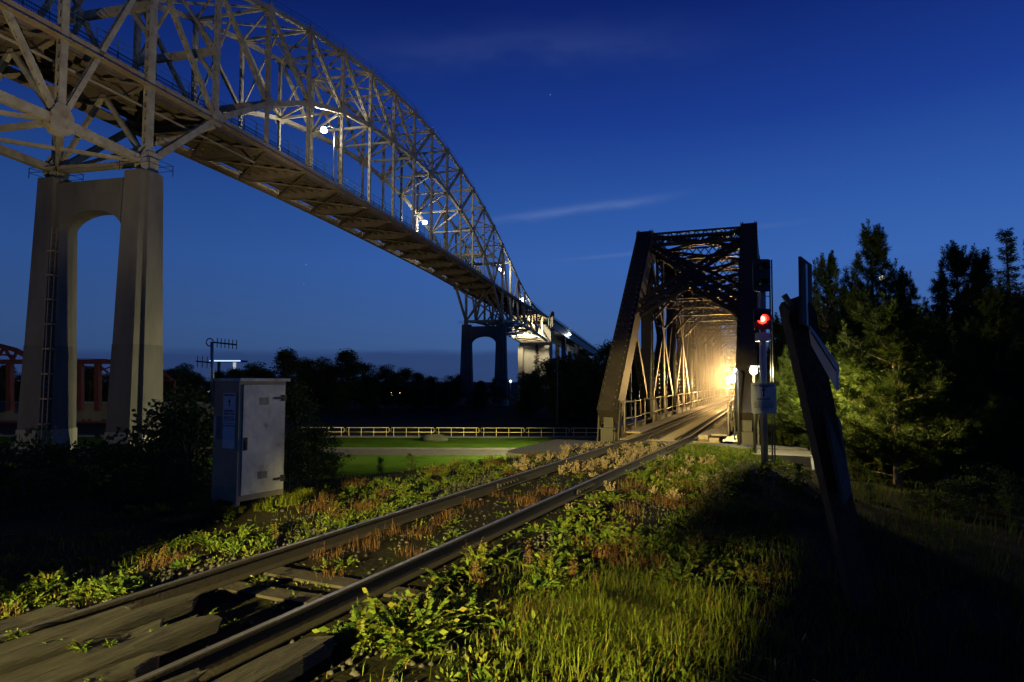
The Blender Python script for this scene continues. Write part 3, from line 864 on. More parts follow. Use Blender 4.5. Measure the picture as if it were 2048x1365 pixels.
# portal frame in the plane of the end posts
def EP(q, d): return R(RUN * q, d, .55 + (HB - .55) * q)     # point on the portal plane
nrm = (EP(1, 0) - EP(0, 0)).normalized()
mb = MB(); lattice(mb, EP(.965, -DW + .3), EP(.965, DW - .3), .55, nrm, .09, .28); rb(mb, 'portal_girder')
for a, b in (((.93, -DW + .3), (.55, DW - .3)), ((.55, -DW + .3), (.93, DW - .3))):
    mb = MB(); lattice(mb, EP(*a), EP(*b), .34, nrm, .09, .24); rb(mb, 'portal_brace')
for sd in (-1, 1):
    mb = MB(); lattice(mb, EP(.50, sd * (DW - .3)), EP(.68, 0), .32, nrm, .09, .24); rb(mb, 'knee_brace')
mb = MB(); mb.box(EP(.72, 0), (.9, .5, .06), nrm.to_track_quat('Y', 'Z').to_matrix()); rb(mb, 'centre_plate')
# top struts, laterals and sway frames
for i in range(2, NP):
    s = RUN + (i - 2) * PL
    mb = MB(); lattice(mb, R(s, -DW + .3, HB - .1), R(s, DW - .3, HB - .1), .5, (0, 0, 1), .08, .38); rb(mb, 'top_strut')
    if i < NP - 1:
        for a, b in ((-1, 1), (1, -1)):
            mb = MB(); lattice(mb, R(s, a * (DW - .3), HB + .02), R(s + PL, b * (DW - .3), HB + .02), .3, (TRb * b + TTb * -.6), .07, .32, False); rb(mb, 'top_lateral')
    zl = 5.75
    mb = MB(); lattice(mb, R(s, -DW + .2, zl), R(s, DW - .2, zl), .36, (0, 0, 1), .07, .3, i % 2 == 0); rb(mb, 'sway_strut')
    for a, b in ((-1, 1), (1, -1)):
        mb = MB(); mb.bar(R(s + a * .05, a * (DW - .25), zl + .2), R(s + a * .05, b * (DW - .25), HB - .4), .14, .06); rb(mb, 'sway_brace')
    for sd in (-1, 1):
        mb = MB(); mb.bar(R(s, sd * (DW - .2), zl - 1.2), R(s, sd * (DW - 1.15), zl - .15), .12, .06); rb(mb, 'knee_brace')
# floor: floor beams, stringers
for i in range(NP + 1):
    mb = MB(); mb.bar(R(i * PL, -DW + .3, -.62), R(i * PL, DW - .3, -.62), .6, .25); rb(mb, 'floor_beam')
for dd in (-.75, .75):
    mb = MB(); mb.bar(R(-.2, dd, -.58), R(NP * PL, dd, -.58), .5, .3); rb(mb, 'stringer')
# far portal
for sd in (-1, 1):
    mb = MB(); mb.bar(R(NP * PL + RUN - 4, sd * DW, .4), R(NP * PL - 4, sd * DW, HB), .62, .72, up=TRb); rb(mb, 'end_post')
# walkway and pipe railings on both sides
for sd in (-1, 1):
    for i in range(NP):
        mb = MB(); d = sd * (DW - .55)
        mb.bar(R(i * PL, sd * (DW - .85), .05), R((i + 1) * PL, sd * (DW - .85), .05), .05, .5)
        rb(mb, 'walkway_plank', M['deck_tie'])
        mb = MB()
        for h in (.42, 1.0):
            sag = .05
            mb.tube([R(i * PL, d, h + .1), R((i + .5) * PL, d, h + .1 - sag), R((i + 1) * PL, d, h + .1)], .026, 6)
        for k in range(2): mb.tube([R((i + k * .5) * PL, d, .05), R((i + k * .5) * PL, d, 1.12)], .03, 6)
        rb(mb, 'handrail', M['rail_pipe'])
for i, s in enumerate((3.2, 9.6, 15.8, 21.5, 27, 33)):
    mb = MB(); mb.tube([R(s, -DW - .1, .1), R(s, -DW - .1, 3.3)], .055, 6); rb(mb, 'signal_pipe', M['galv'])

# ------------------------------------------------------------------ TRACK
def rail_obj(d, s0, s1, label):
    t = thing('rail', label, 'rail', TF(s0, d, -.18), 0, 'running rails of the single track')
    L0 = t.location.copy()
    N = 40
    web = [(-.068, -.172), (.068, -.172), (.068, -.160), (.012, -.140), (.010, -.045), (.033, -.030), (.0365, -.006), (.030, -.0012), (-.030, -.0012), (-.0365, -.006), (-.033, -.030), (-.010, -.045), (-.012, -.140), (-.068, -.160)]
    mb = MB(); mb.prism([TF(s0, d + x, z) - L0 for x, z in web], TT * (S0 - s0), None); mb.prism([TF(S0 + .001, d + x, z) - L0 for x, z in web], TTb * (s1 - S0), None); mb.build('rail_web', M['rail_side'], t)
    head = [(-.022, -.0135), (.022, -.0135), (.022, 0), (-.022, 0)]
    mb = MB(); mb.prism([TF(s0, d + x, z) - L0 for x, z in head], TT * (S0 - s0), None); mb.prism([TF(S0 + .001, d + x, z) - L0 for x, z in head], TTb * (s1 - S0), None); mb.build('rail_head', M['rail_top'], t)
    for s in (13.4, 21.0):
        mb = MB()
        for k in (-1, 1):
            mb.bar(TF(s - .45, d + k * .03, -.092) - L0, TF(s + .45, d + k * .03, -.092) - L0, .085, .03)
            for q in range(6): mb.box(TF(s - .38 + q * .15, d + k * .055, -.09) - L0, (.03, .03, .03))
        mb.build('joint_bar', M['rail_side'], t)
    return t
GA = .755
rail_obj(-GA, 1.0, 84, 'dark steel running rail nearer the metal cabinet')
rail_obj(GA, 1.0, 84, 'dark steel running rail nearer the long lit grass')
for d, lb in ((-GA + .32, 'inner guard rail on the bridge deck beside the cabinet-side rail'), (GA - .32, 'inner guard rail on the bridge deck beside the grass-side rail')):
    t = thing('guard_rail', lb, 'rail', TF(24.2, d, -.15)); L0 = t.location.copy()
    mb = MB(); s1 = 80
    mb.bar(TF(24.9, d, -.085) - L0, TF(s1, d, -.085) - L0, .11, .02); mb.bar(TF(24.9, d, -.025) - L0, TF(s1, d, -.025) - L0, .035, .06); mb.bar(TF(24.9, d, -.135) - L0, TF(s1, d, -.135) - L0, .02, .12)
    mb.bar(TF(24.1, d * .8, -.10) - L0, TF(24.9, d, -.03) - L0, .05, .06)
    mb.build('guard_rail_bar', M['rail_side'], t)
rg = rnd(5)
tie_me = []
for k in range(4):
    mb = MB(); mb.box((0, 0, 0), (2.55, .22 + .01 * k, .17)); tie_me.append(mb.mesh('tie', M['tie']))
s = 6.3; i = 0
while s < 23.4:
    o = bpy.data.objects.new('tie', tie_me[i % 4]); COL.objects.link(o)
    lift = rg.uniform(-.088, -.05)
    if 6.7 < s < 7.5: lift = .005
    o.location = TF(s, rg.uniform(-.05, .05), -.262 + lift); o.rotation_euler = (rg.uniform(-.01, .01), rg.uniform(-.01, .01), TROT + rg.uniform(-.03, .03))
    zz_ = 'near the crossing planks' if s < 8 else ('about level with the cabinet' if s < 13 else ('about level with the signal mast' if s < 18.5 else 'just before the bridge'))
    tag(o, 'half buried wooden tie under the rails, ' + zz_, 'railway tie', 'ties of the overgrown track ' + zz_)
    s += .56 + rg.uniform(-.03, .03); i += 1
mb = MB(); mb.box((0, 0, 0), (3.3, .24, .24)); dt = mb.mesh('bridge_tie', M['deck_tie'])
mb = MB(); mb.box((0, 0, 0), (.36, .2, .02)); mb.box((-.09, .0, .02), (.03, .1, .04)); mb.box((.09, 0, .02), (.03, .1, .04)); plate = mb.mesh('tie_plate', M['rail_side'])
s = 24.75; i = 0
while s < 78:
    o = bpy.data.objects.new('bridge_tie', dt); COL.objects.link(o); o.location = TF(s, rg.uniform(-.06, .06), -.302); o.rotation_euler = (0, 0, TROTb)
    tag(o, 'pale wooden cross tie of the railway bridge deck under the lit rails', 'railway tie', 'ties of the railway bridge deck')
    if s < 45:
        for d in (-GA, GA):
            p_ = part('tie_plate', plate, o); p_.location = (d, 0, .13)
    s += .44 if s < 50 else .6; i += 1

# crossing planks at bottom left
def plank(name_label, s0, s1, d0, d1, z, seed, group='weathered crossing planks'):
    r = rnd(seed); mb = MB(); n = 14; d0 += .012; d1 -= .012; w = d1 - d0; L = s1 - s0; A = []
    for i in range(n + 1):
        y = L * i / n; e0, e1 = r.uniform(-.010, .010), r.uniform(-.010, .010); h = r.uniform(-.007, .007)
        if i == n: e0 += r.uniform(.0, .05); e1 -= r.uniform(.0, .05)
        x0, x1 = e0, w + e1
        A.append([Vector((x0, y, -.11)), Vector((x1, y, -.11)), Vector((x1, y, h - .018)), Vector((x1 - .02, y, h)), Vector((x0 + w * .62, y, h + r.uniform(-.012, .004))), Vector((x0 + w * .34, y, h + r.uniform(-.014, .004))), Vector((x0 + .02, y, h)), Vector((x0, y, h - .018))])
    for k in range(8): A[-1][k].y += r.uniform(-.12, .06)
    for row in A: mb.v += [tuple(p) for p in row]
    for i in range(n):
        for k in range(8):
            mb.f.append((i * 8 + k, i * 8 + (k + 1) % 8, (i + 1) * 8 + (k + 1) % 8, (i + 1) * 8 + k)); mb.sm.append(False)
    mb.f.append(tuple(reversed(range(8)))); mb.f.append(tuple(n * 8 + k for k in range(8))); mb.sm += [False, False]
    o = bpy.data.objects.new('crossing_plank', mb.mesh('crossing_plank', M['plank'])); COL.objects.link(o)
    o.location = TF(s0, d0, z); o.rotation_euler = (r.uniform(-.008, .004), r.uniform(-.03, .03), TROT + r.uniform(-.006, .006))
    tag(o, name_label, 'plank', group)
pl = [(-.62, -.36, 5.75, 'crossing plank with a split end lying against the cabinet-side rail'),
      (-.34, -.11, 6.05, 'crossing plank second in from the cabinet-side rail, reaching furthest'),
      (-.09, .17, 5.6, 'middle crossing plank between the rails with a dark gap beside it'),
      (.19, .42, 5.75, 'crossing plank second in from the grass-side rail'),
      (.44, .66, 5.2, 'short rotten crossing plank lying against the grass-side rail')]
for i, (a, b, e, lb) in enumerate(pl): plank(lb, 1.4, e, a, b, .012, 40 + i)
plank('crossing plank outside the cabinet-side rail with weeds at its edge', 1.2, 5.5, -1.15, -.86, .01, 50)
plank('outermost crossing plank at the weedy verge, sunk at one side', 1.0, 5.0, -1.48, -1.18, -.02, 51)
plank('splintered crossing plank just outside the grass-side rail', 1.2, 5.15, .86, 1.08, .0, 52)
plank('grey crossing plank outermost on the grass side, half covered by weeds', 1.2, 5.9, 1.12, 1.42, -.03, 53)

# ballast stones
def ballast():
    r = np.random.default_rng(3); N = 24000
    s = 1 + 23 * r.random(N) ** .8; d = r.normal(0, 1.25, N)
    P = np.stack([TB.x + TT.x * s + TR.x * d, TT.y * s + TR.y * d], 1)
    z = terrain(P[:, 0], P[:, 1])
    z = np.where(np.abs(d) < 1.2, -.235 + r.normal(0, .012, N), z)
    sz = r.uniform(.012, .05, N) * r.uniform(.6, 1, N)
    oc = np.array([[1, 0, 0], [-1, 0, 0], [0, 1, 0], [0, -1, 0], [0, 0, 1], [0, 0, -1]], float)
    tr = np.array([[0, 2, 4], [2, 1, 4], [1, 3, 4], [3, 0, 4], [2, 0, 5], [1, 2, 5], [3, 1, 5], [0, 3, 5]])
    V = oc[None] * sz[:, None, None] * r.uniform(.6, 1.25, (N, 6, 1))
    a = r.uniform(0, 6.28, N); c, s_ = np.cos(a)[:, None], np.sin(a)[:, None]
    X = V[:, :, 0] * c - V[:, :, 1] * s_; Y = V[:, :, 0] * s_ + V[:, :, 1] * c
    V = np.stack([X + P[:, :1], Y + P[:, 1:], V[:, :, 2] * .8 + z[:, None] + .008], 2)
    T = (tr[None] + (np.arange(N) * 6)[:, None, None]).reshape(-1, 3)
    o = bpy.data.objects.new('ballast_gravel', np_mesh('ballast_gravel', V.reshape(-1, 3), T, M['stone'])); COL.objects.link(o)
    stuff(o, 'dark crushed stone ballast around the track', 'gravel')
ballast()

# ------------------------------------------------------------------ abutment, slab and steps at the portal
t = thing('abutment', 'low concrete abutment with a rounded nose at the bridge end', 'abutment', TF(21.5, -2.6, -5.2))
L0 = t.location.copy()
out = [TF(20.3, -1.55), TF(19.5, -2.6), TF(19.55, -3.2), TF(19.9, -3.65), TF(20.5, -3.8), TF(24.2, -3.8), TF(24.2, -1.55)]
mb = MB(); mb.prism([Vector((p.x, p.y, -5.3)) - L0 for p in out], Vector((0, 0, 4.75)), None); mb.build('wall', M['concrete'], t)
c0 = TF(22, -2.7)
mb = MB(); mb.prism([Vector((c0.x + (p.x - c0.x) * 1.06, c0.y + (p.y - c0.y) * 1.06, -.55)) - L0 for p in out], Vector((0, 0, .28)), None); mb.build('cap', M['concrete_dark'], t)
t = thing('portal_slab', 'pale concrete slab and steps beside the track at the bridge portal', 'slab', TF(23.2, 2, -.5)); L0 = t.location.copy()
def tbox(mb, s0, s1, d0, d1, z0, z1): return mb.hexa([TF(s0, d0, z0) - L0, TF(s0, d1, z0) - L0, TF(s1, d1, z0) - L0, TF(s1, d0, z0) - L0, TF(s0, d0, z1) - L0, TF(s0, d1, z1) - L0, TF(s1, d1, z1) - L0, TF(s1, d0, z1) - L0])
mb = MB(); tbox(mb, 23.4, 24.4, -1.5, 4.3, -1.2, -.19); mb.build('slab', M['concrete_dark'], t)
mb = MB(); tbox(mb, 21.8, 23.38, 2.9, 4.6, -1.2, -.22); mb.build('platform', M['concrete_dark'], t)
mb = MB(); tbox(mb, 21.2, 21.78, 2.9, 4.2, -1.5, -.62); mb.build('step', M['concrete_dark'], t)
mb = MB(); tbox(mb, 20.7, 21.18, 2.9, 4.2, -1.7, -.95); mb.build('step', M['concrete_dark'], t)
mb = MB()
for a in (4.4, ):
    mb.bar(TF(21.9, a, -.2) - L0, TF(20.9, a + .1, -.95) - L0, .06, .06); mb.bar(TF(21.9, a, .7) - L0, TF(20.9, a + .1, -.05) - L0, .05, .05); mb.bar(TF(21.9, a, -.2) - L0, TF(21.9, a, .7) - L0, .05, .05, up=TT); mb.bar(TF(20.9, a + .1, -.95) - L0, TF(20.9, a + .1, -.05) - L0, .05, .05, up=TT)
mb.build('handrail', M['galv'], t)
for i, (d0, s0, s1, z, lb) in enumerate(((1.25, 24.45, 27.5, -.02, 'thick timber block lying beside the lit rail at the portal'), (1.62, 24.5, 29, -.11, 'flat walkway board beside the timber block at the portal'))):
    mb = MB(); o_ = TF((s0 + s1) / 2, d0, z)
    mb.box((0, 0, 0), (.30, s1 - s0, .14), Matrix.Rotation(TROT, 3, 'Z')); o = mb.build('walkway_timber', M['deck_tie'], None, o_); tag(o, lb, 'timber')
t = thing('grating', 'steel grating walkway panel in front of the portal leg', 'grating', TF(26, 2.05, -.12)); L0 = t.location.copy()
mb = MB()
for k in range(26): mb.bar(TF(24.5 + k * .1, 1.82, -.1) - L0, TF(24.5 + k * .1, 2.5, -.1) - L0, .04, .03)
for d in (1.82, 2.16, 2.5): mb.bar(TF(24.45, d, -.1) - L0, TF(27.1, d, -.1) - L0, .06, .04)
mb.build('grating_bars', M['galv'], t)

# ------------------------------------------------------------------ portal lamps, work light in the bridge
def post_lamp(p, h, lens_r, lens, power, col, label, cat='lamp', arm=Vector((0, 0, 0)), grp=None, lr=.12, name='walkway_lamp', aim=None):
    t = thing(name, label, cat, p, 0, grp)
    top = Vector((0, 0, h))
    mb = MB(); mb.tube([(0, 0, 0), top], [.045, .035], 8); mb.build('pole', M['dark_metal'], t)
    if arm.length > 0:
        mb = MB(); mb.tube([top, top + arm * .5 + Vector((0, 0, .03)), top + arm], .02, 6); mb.build('arm', M['dark_metal'], t)
    hd = top + arm
    mb = MB(); mb.box(hd + Vector((0, 0, lens_r * 1.1)), (lens_r * 2.4, lens_r * 2.4, lens_r * .4)); mb.build('lamp_head', M['dark_metal'], t)
    mb = MB(); mb.sphere(hd, lens_r, 10, 8); mb.build('lens', lens, t)
    if power and aim is None: light(name + '_light', 'POINT', Vector(p) + hd + Vector((-.12, -.35 - lens_r, -.05)), power, col, .05)
    elif power: light(name + '_light', 'SPOT', Vector(p) + hd - Vector((0, 0, lens_r + .06)), power, col, lr, aim, 96, .8)
    return t
p1 = D(1475, 740, 20.9)
gz = -.19
post_lamp(Vector((p1.x, p1.y, gz)), p1.z - gz, .04, M['lamp_white'], P_WALK, COOL, 'slim pole with a small white lamp in front of the portal leg', arm=TR * -.07 + TT * -.03, name='walkway_lamp')
p2 = D(1507, 742, 18.9)
post_lamp(Vector((p2.x, p2.y, -.3)), p2.z + .3, .11, M['lamp_warm'], P_PORTAL * .32, (1, .84, .40), 'bright warm lamp beside the right leg of the railway bridge portal', name='portal_lamp')
light('portal_lamp_beam', 'SPOT', p2 + Vector((.18, -.1, 0)), P_PORTAL * 1.6, (1, .80, .28), .05, (10.4, 17.0, .9), 66, .7)
# assumed work light / headlight, hidden source of the glow inside the bridge
wl0 = TF(S0 + 29, .80, 0)
t = thing('assumed_work_light', 'assumed glaring warm work light on a tripod deep inside the railway bridge', 'light', Vector((wl0.x, wl0.y, -.05)))
mb = MB()
for a in (0, 2.1, 4.2): mb.tube([(.6 * math.cos(a), .6 * math.sin(a), 0), (0, 0, 1.5)], .03, 6)
mb.build('tripod', M['dark_metal'], t)
mb = MB(); mb.tube([(0, 0, 1.4), (0, 0, 1.9)], .03, 6); mb.build('mast', M['dark_metal'], t)
Rz = Matrix.Rotation(TROT, 3, 'Z')
mb = MB(); mb.box((0, 0, 2.05), (1.0, .25, .5), Rz); mb.build('housing', M['dark_metal'], t)
mb = MB(); mb.box(TT * -.15 + Vector((0, 0, 2.05)), (.9, .05, .4), Rz); mb.build('lens', M['lamp_warm'], t)
light('work_light_beam', 'SPOT', wl0 + Vector((0, 0, 2.05)) - TT * .3, P_WORK, (1, .60, .20), .3, TF(S0 + 4, -.8, .2), 84, .9)
light('work_light_glow', 'POINT', wl0 + Vector((0, 0, 3.2)), P_WORK * .02, (1, .62, .24), .3)
# lamps on the lock lawn seen through the bridge
for px, py, Y, pw, lb in ((1278, 742, 62, P_LAWN, 'small bluish lamp on a pole over the lawn beyond the portal'), (1401, 749, 58, P_LAWN * .6, 'white lamp on a pole seen through the railway bridge trusses'), (1420, 773, 70, 0, 'yellow lamp low between the railway bridge trusses')):
    h = D(px, py, Y)
    post_lamp(Vector((h.x, h.y, LAWN_Z)), h.z - LAWN_Z, .13 if py != 773 else .22, M['lamp_white'] if py != 773 else M['lamp_warm'], pw, (1, .93, .46), lb, name='lawn_lamp', grp='lamps on the lock lawn', lr=.2, aim=(-6, 70, LAWN_Z) if px == 1278 else (2, 62, LAWN_Z))
# ------------------------------------------------------------------ unseen lamps: street lamp assumed behind the camera, floodlights added for the road bridge
def mast(p, h, aim, power, col, size, blend, label, nm):
    t = thing(nm, label, 'street lamp', p)
    mb = MB(); mb.tube([(0, 0, 0), (0, 0, h)], [.12, .07], 10); mb.build('pole', M['galv'], t)
    dirv = (Vector(aim) - Vector(p)); dirv.z = 0; dirv.normalize()
    mb = MB(); mb.box(Vector((0, 0, h)) , (.5, .5, .3)); mb.build('lamp_head', M['galv'], t)
    q = Vector((0, 0, h)) + dirv * .45
    light(nm + '_light', 'SPOT', Vector(p) + q, power, col, .17 if nm == 'assumed_street_lamp' else .12, aim, size, blend)
mast((-8.6, -12.0, -.3), 3.4, (-8.6 + 8.679, -12 + 22.376, 3.1 - 3.715), P_STREET, (1, .82, .25), 20, .30, 'assumed street lamp behind the photographer lighting the track', 'assumed_street_lamp')  # lamp out of view, assumed from the light on the foreground
mast((-10.9, 26, TZ(-10.9, 26)), 1.2, (-10.9 + -29.39, 26 + 40.45, -2 + 48.28), P_ADDED_FLOOD, (1, .84, .52), 60, .9, 'added low floodlight hidden behind the cabinet aimed steeply up at the road bridge', 'added_bridge_floodlight')  # added hidden lamp that brightens the near truss of the road bridge
mast((-10.2, 26.6, TZ(-10.2, 26.6)), 1.2, (-10.9 + -5.23, 26 + 49.73, -2 + 18.20), P_ADDED_FLOOD * 2.0, (1, .85, .55), 36, .6, 'added low floodlight hidden behind the cabinet aimed along the road bridge', 'added_bridge_floodlight')  # second added hidden lamp, brightens the far spans

rs = thing('beam_blocker', 'added unseen board behind the camera blocking part of the lamp beam', 'sign', (-4.4, -5.2, -.3))  # added out of view to shade the far right of the street lamp beam
mb = MB(); mb.tube([(0, 0, -.3), (0, 0, 3.8)], .05, 8); mb.build('pole', M['galv'], rs)
mb = MB(); mb.box((.0, -.08, 2.98), (1.6, .02, 1.5), Matrix.Rotation(-math.radians(31), 3, 'Z')); mb.build('board', M['galv'], rs)
post_lamp(Vector((-64, 40, LAWN_Z)), 9, .2, M['lamp_warm'], 3400, (1, .80, .50), 'added fill lamp out of sight to the left of the near pier', name='lawn_lamp', grp='lamps on the lock lawn', lr=.3)  # unseen lamp added to warm the left faces of the near pier
# ------------------------------------------------------------------ SIGNAL MAST
sb = G(1530, 938, -.42); 
sig = thing('signal_mast', 'railway signal mast showing one red light with a ladder behind it', 'signal', (sb.x, sb.y, -.5))
SL = sig.location.copy(); Ys = sb.y
def SP(px, py, dy=0.0): return D(px, py, Ys + dy) - SL
mb = MB(); mb.tube([SP(1529.5, 940), SP(1527, 760), SP(1524, 560)], .088, 16); mb.build('mast', M['galv'], sig)
mb = MB(); mb.box(SP(1530, 958), (.62, .55, .5)); mb.box(SP(1530, 944), (.4, .4, .12)); mb.build('footing', M['concrete_dark'], sig)
def shead(px, py, w, h):
    mb = MB(); c = SP(px, py, -.14); n = 8; rr = .05; prof = []
    for sx_, sz_ in ((1, 1), (-1, 1), (-1, -1), (1, -1)):
        for k in range(4):
            a0 = {(1, 1): 0, (-1, 1): 90, (-1, -1): 180, (1, -1): 270}[(sx_, sz_)] + k * 30
            prof.append(c + Vector((sx_ * (w / 2 - rr) + rr * math.cos(math.radians(a0)), 0, sz_ * (h / 2 - rr) + rr * math.sin(math.radians(a0)))))
    mb.prism(prof, Vector((0, .03, 0)), None)
    mb.box(c + Vector((0, .16, 0)), (w * .62, .24, h * .8))
    return mb.build('signal_head', M['dark_metal'], sig), c
def hood(par, c, r=.115):
    mb = MB(); K = 12; b = 0
    for j, y in enumerate((0, -.24)):
        for k in range(K + 1):
            a = math.radians(-20 + 220 * k / K)
            mb.v.append((c.x + r * math.cos(a), c.y + y, c.z + r * math.sin(a) - (.02 if j else 0)))
    for k in range(K): mb.f.append((k, k + 1, K + 2 + k, K + 1 + k)); mb.sm.append(True)
    o = mb.build('hood', M['dark_metal'], sig); o.parent = par
    sm_ = o.modifiers.new('thick', 'SOLIDIFY'); sm_.thickness = .008
def lens(par, c, m_, r=.105, core=None):
    mb = MB(); K = 20; mb.v.append((c.x, c.y - .035, c.z))
    for k in range(K): mb.v.append((c.x + r * math.cos(2 * math.pi * k / K), c.y - .012, c.z + r * math.sin(2 * math.pi * k / K)))
    for k in range(K): mb.f.append((0, 1 + (k + 1) % K, 1 + k)); mb.sm.append(True)
    o = mb.build('lens', m_, sig); o.parent = par
    if core:
        mb = MB(); mb.sphere((c.x, c.y - .02, c.z), r * .62, 16, 8, (1, .35, 1)); o = mb.build('lamp_core', core, sig); o.parent = par
hd, c = shead(1523.5, 551, .44, .84)
for dz in (.2, -.2): lens(hd, c + Vector((0, 0, dz)), M['dark_lens']); hood(hd, c + Vector((0, 0, dz)))
hd, c = shead(1525, 638.5, .44, .53)
lens(hd, c + Vector((-.01, 0, 0)), M['red_lens'], .125, M['red_core']); hood(hd, c + Vector((-.01, 0, 0)), .135)
light('red_signal_glow', 'POINT', SL + c + Vector((-.01, -.2, 0)), 1.5, (1, .02, .01), .08)
mb = MB(); q = SP(1524, 675); mb.box(q, (.26, .26, .22)); mb.box(q + Vector((.16, 0, 0)), (.08, .12, .16)); mb.build('junction_box', M['galv'], sig)
mb = MB()
for px0, px1 in ((1539, 1545), (1543, 1550)): mb.bar(SP(px0, 520, .45), SP(px1, 925, .35), .03, .03, up=(0, 1, 0))
for k in range(14):
    y = 535 + k * 29; mb.bar(SP(1539 + (y - 520) * .015, y, .45), SP(1528 + (y - 520) * .01, y, .45), .02, .02); mb.bar(SP(1541 + (y - 520) * .015, y, .45), SP(1541 + (y - 520) * .015, y, .12), .018, .018) if k % 3 == 0 else None
mb.build('ladder', M['dark_metal'], sig)
# sign on the mast
sc_ = SP(1527.5, 796.5, -.13) + SL
sgn_ = thing('warning_sign', 'white NO TRESPASSING and DANGER sign strapped to the signal mast', 'sign', sc_)
mb = MB(); w, h, rr = .63, .79, .05; prof = []
for a0, (sx_, sz_) in zip((0, 90, 180, 270), ((1, 1), (-1, 1), (-1, -1), (1, -1))):
    for k in range(4):
        a = math.radians(a0 + k * 30); prof.append(Vector((sx_ * (w / 2 - rr) + rr * math.cos(a), 0, sz_ * (h / 2 - rr) + rr * math.sin(a))))
mb.prism(prof, Vector((0, .006, 0)), None); mb.build('sign_plate', M['sign'], sgn_)
def text(body, size, loc, par, name='lettering', rot=(math.pi / 2, 0, 0), m_=None, bold=.0):
    cu = bpy.data.curves.new(name, 'FONT'); cu.body = body; cu.size = size; cu.align_x = 'CENTER'; cu.align_y = 'CENTER'; cu.extrude = .0008; cu.offset = bold
    cu.materials.append(m_ or M['ink'])
    tmp = bpy.data.objects.new('tmp', cu); COL.objects.link(tmp)
    me = bpy.data.meshes.new_from_object(tmp); bpy.data.objects.remove(tmp); bpy.data.curves.remove(cu)
    o = bpy.data.objects.new(name, me); COL.objects.link(o); o.parent = par; o.location = loc; o.rotation_euler = rot
    return o
text('NO TRESPASSING', .068, (0, -.003, .315), sgn_, bold=.0015)
text('DANGER', .085, (0, -.003, -.03), sgn_, bold=.002)
mb = MB()
for z, w_ in ((-.10, .5), (-.135, .52), (-.19, .5), (-.215, .46), (-.24, .50)):
    x = -w_ / 2; r = rnd(int(-z * 1000))
    while x < w_ / 2 - .03:
        q = r.uniform(.025, .07); mb.box((x + q / 2, -.002, z), (q, .002, .012)); x += q + .012
mb.box((0, -.002, -.163), (.54, .002, .006))
stuff(mb.build('small_print', M['ink'], sgn_))
mb = MB(); mb.box((0, -.002, .15), (.035, .002, .22)); mb.box((0, -.002, .20), (.10, .002, .03)); mb.box((0, -.0025, .06), (.05, .002, .03)); mb.build('pictogram', M['ink'], sgn_)
mb = MB()
for z in (.28, -.28): mb.box((0, .09, z), (.2, .18, .03))
mb.build('strap', M['galv'], sgn_)

# ------------------------------------------------------------------ CABINET
c0 = Vector((-4.22, 10.30, -.07))
cf = Vector((.506, .8625, 0)); cs = Vector((-.8625, .506, 0))     # along the door face, along the side face
cab = thing('signal_cabinet', 'white metal trackside equipment cabinet with closed door standing in weeds', 'cabinet', c0)
CW, CD, CH = .90, .60, 1.85
def cb(mb, x0, x1, y0, y1, z0, z1):
    P = []
    for z in (z0, z1):
        for x, y in ((x0, y0), (x1, y0), (x1, y1), (x0, y1)): P.append(cf * x + cs * y + Vector((0, 0, z)))
    return mb.hexa(P)
mb = MB(); cb(mb, 0, CW, 0, CD, 0, CH); o = mb.build('body', M['cabinet_side_shaded'], cab)
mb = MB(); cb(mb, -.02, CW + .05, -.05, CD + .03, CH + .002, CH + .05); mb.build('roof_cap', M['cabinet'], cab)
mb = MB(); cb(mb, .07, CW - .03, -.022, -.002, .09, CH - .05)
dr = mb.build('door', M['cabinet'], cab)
mb = MB(); cb(mb, .062, CW - .022, -.004, -.001, .082, CH - .042); mb.build('door_seal', M['dark_metal'], cab)
def sub(mb, name, m_): o = mb.build(name, m_, dr); return o
mb = MB(); cb(mb, .085, .150, -.034, -.023, .78, .98); cb(mb, .098, .135, -.05, -.034, .80, .93); sub(mb, 'handle', M['dark_metal'])
for z in (.27, 1.58):
    mb = MB(); cb(mb, CW - .24, CW - .01, -.04, -.023, z - .02, z + .02); cb(mb, CW - .09, CW - .01, -.042, -.023, z - .05, z + .05); sub(mb, 'hinge', M['dark_metal'])
for z in (.36, 1.53):
    for x in (.36, .46):
        mb = MB()
        for k in range(9): cb(mb, x, x + .085, -.026, -.0225, z - .05 + k * .013, z - .05 + k * .013 + .007)
        sub(mb, 'vent', M['dark_metal'])
for x in (.02, CW - .1):
    for y in (.03, CD - .1): mb = MB(); cb(mb, x, x + .07, y, y + .07, -.3, -.001); mb.build('leg', M['galv'], cab)
mb = MB(); cb(mb, -.05, -.001, .47, .53, .95, 1.3); mb.build('conduit_box', M['galv'], cab)
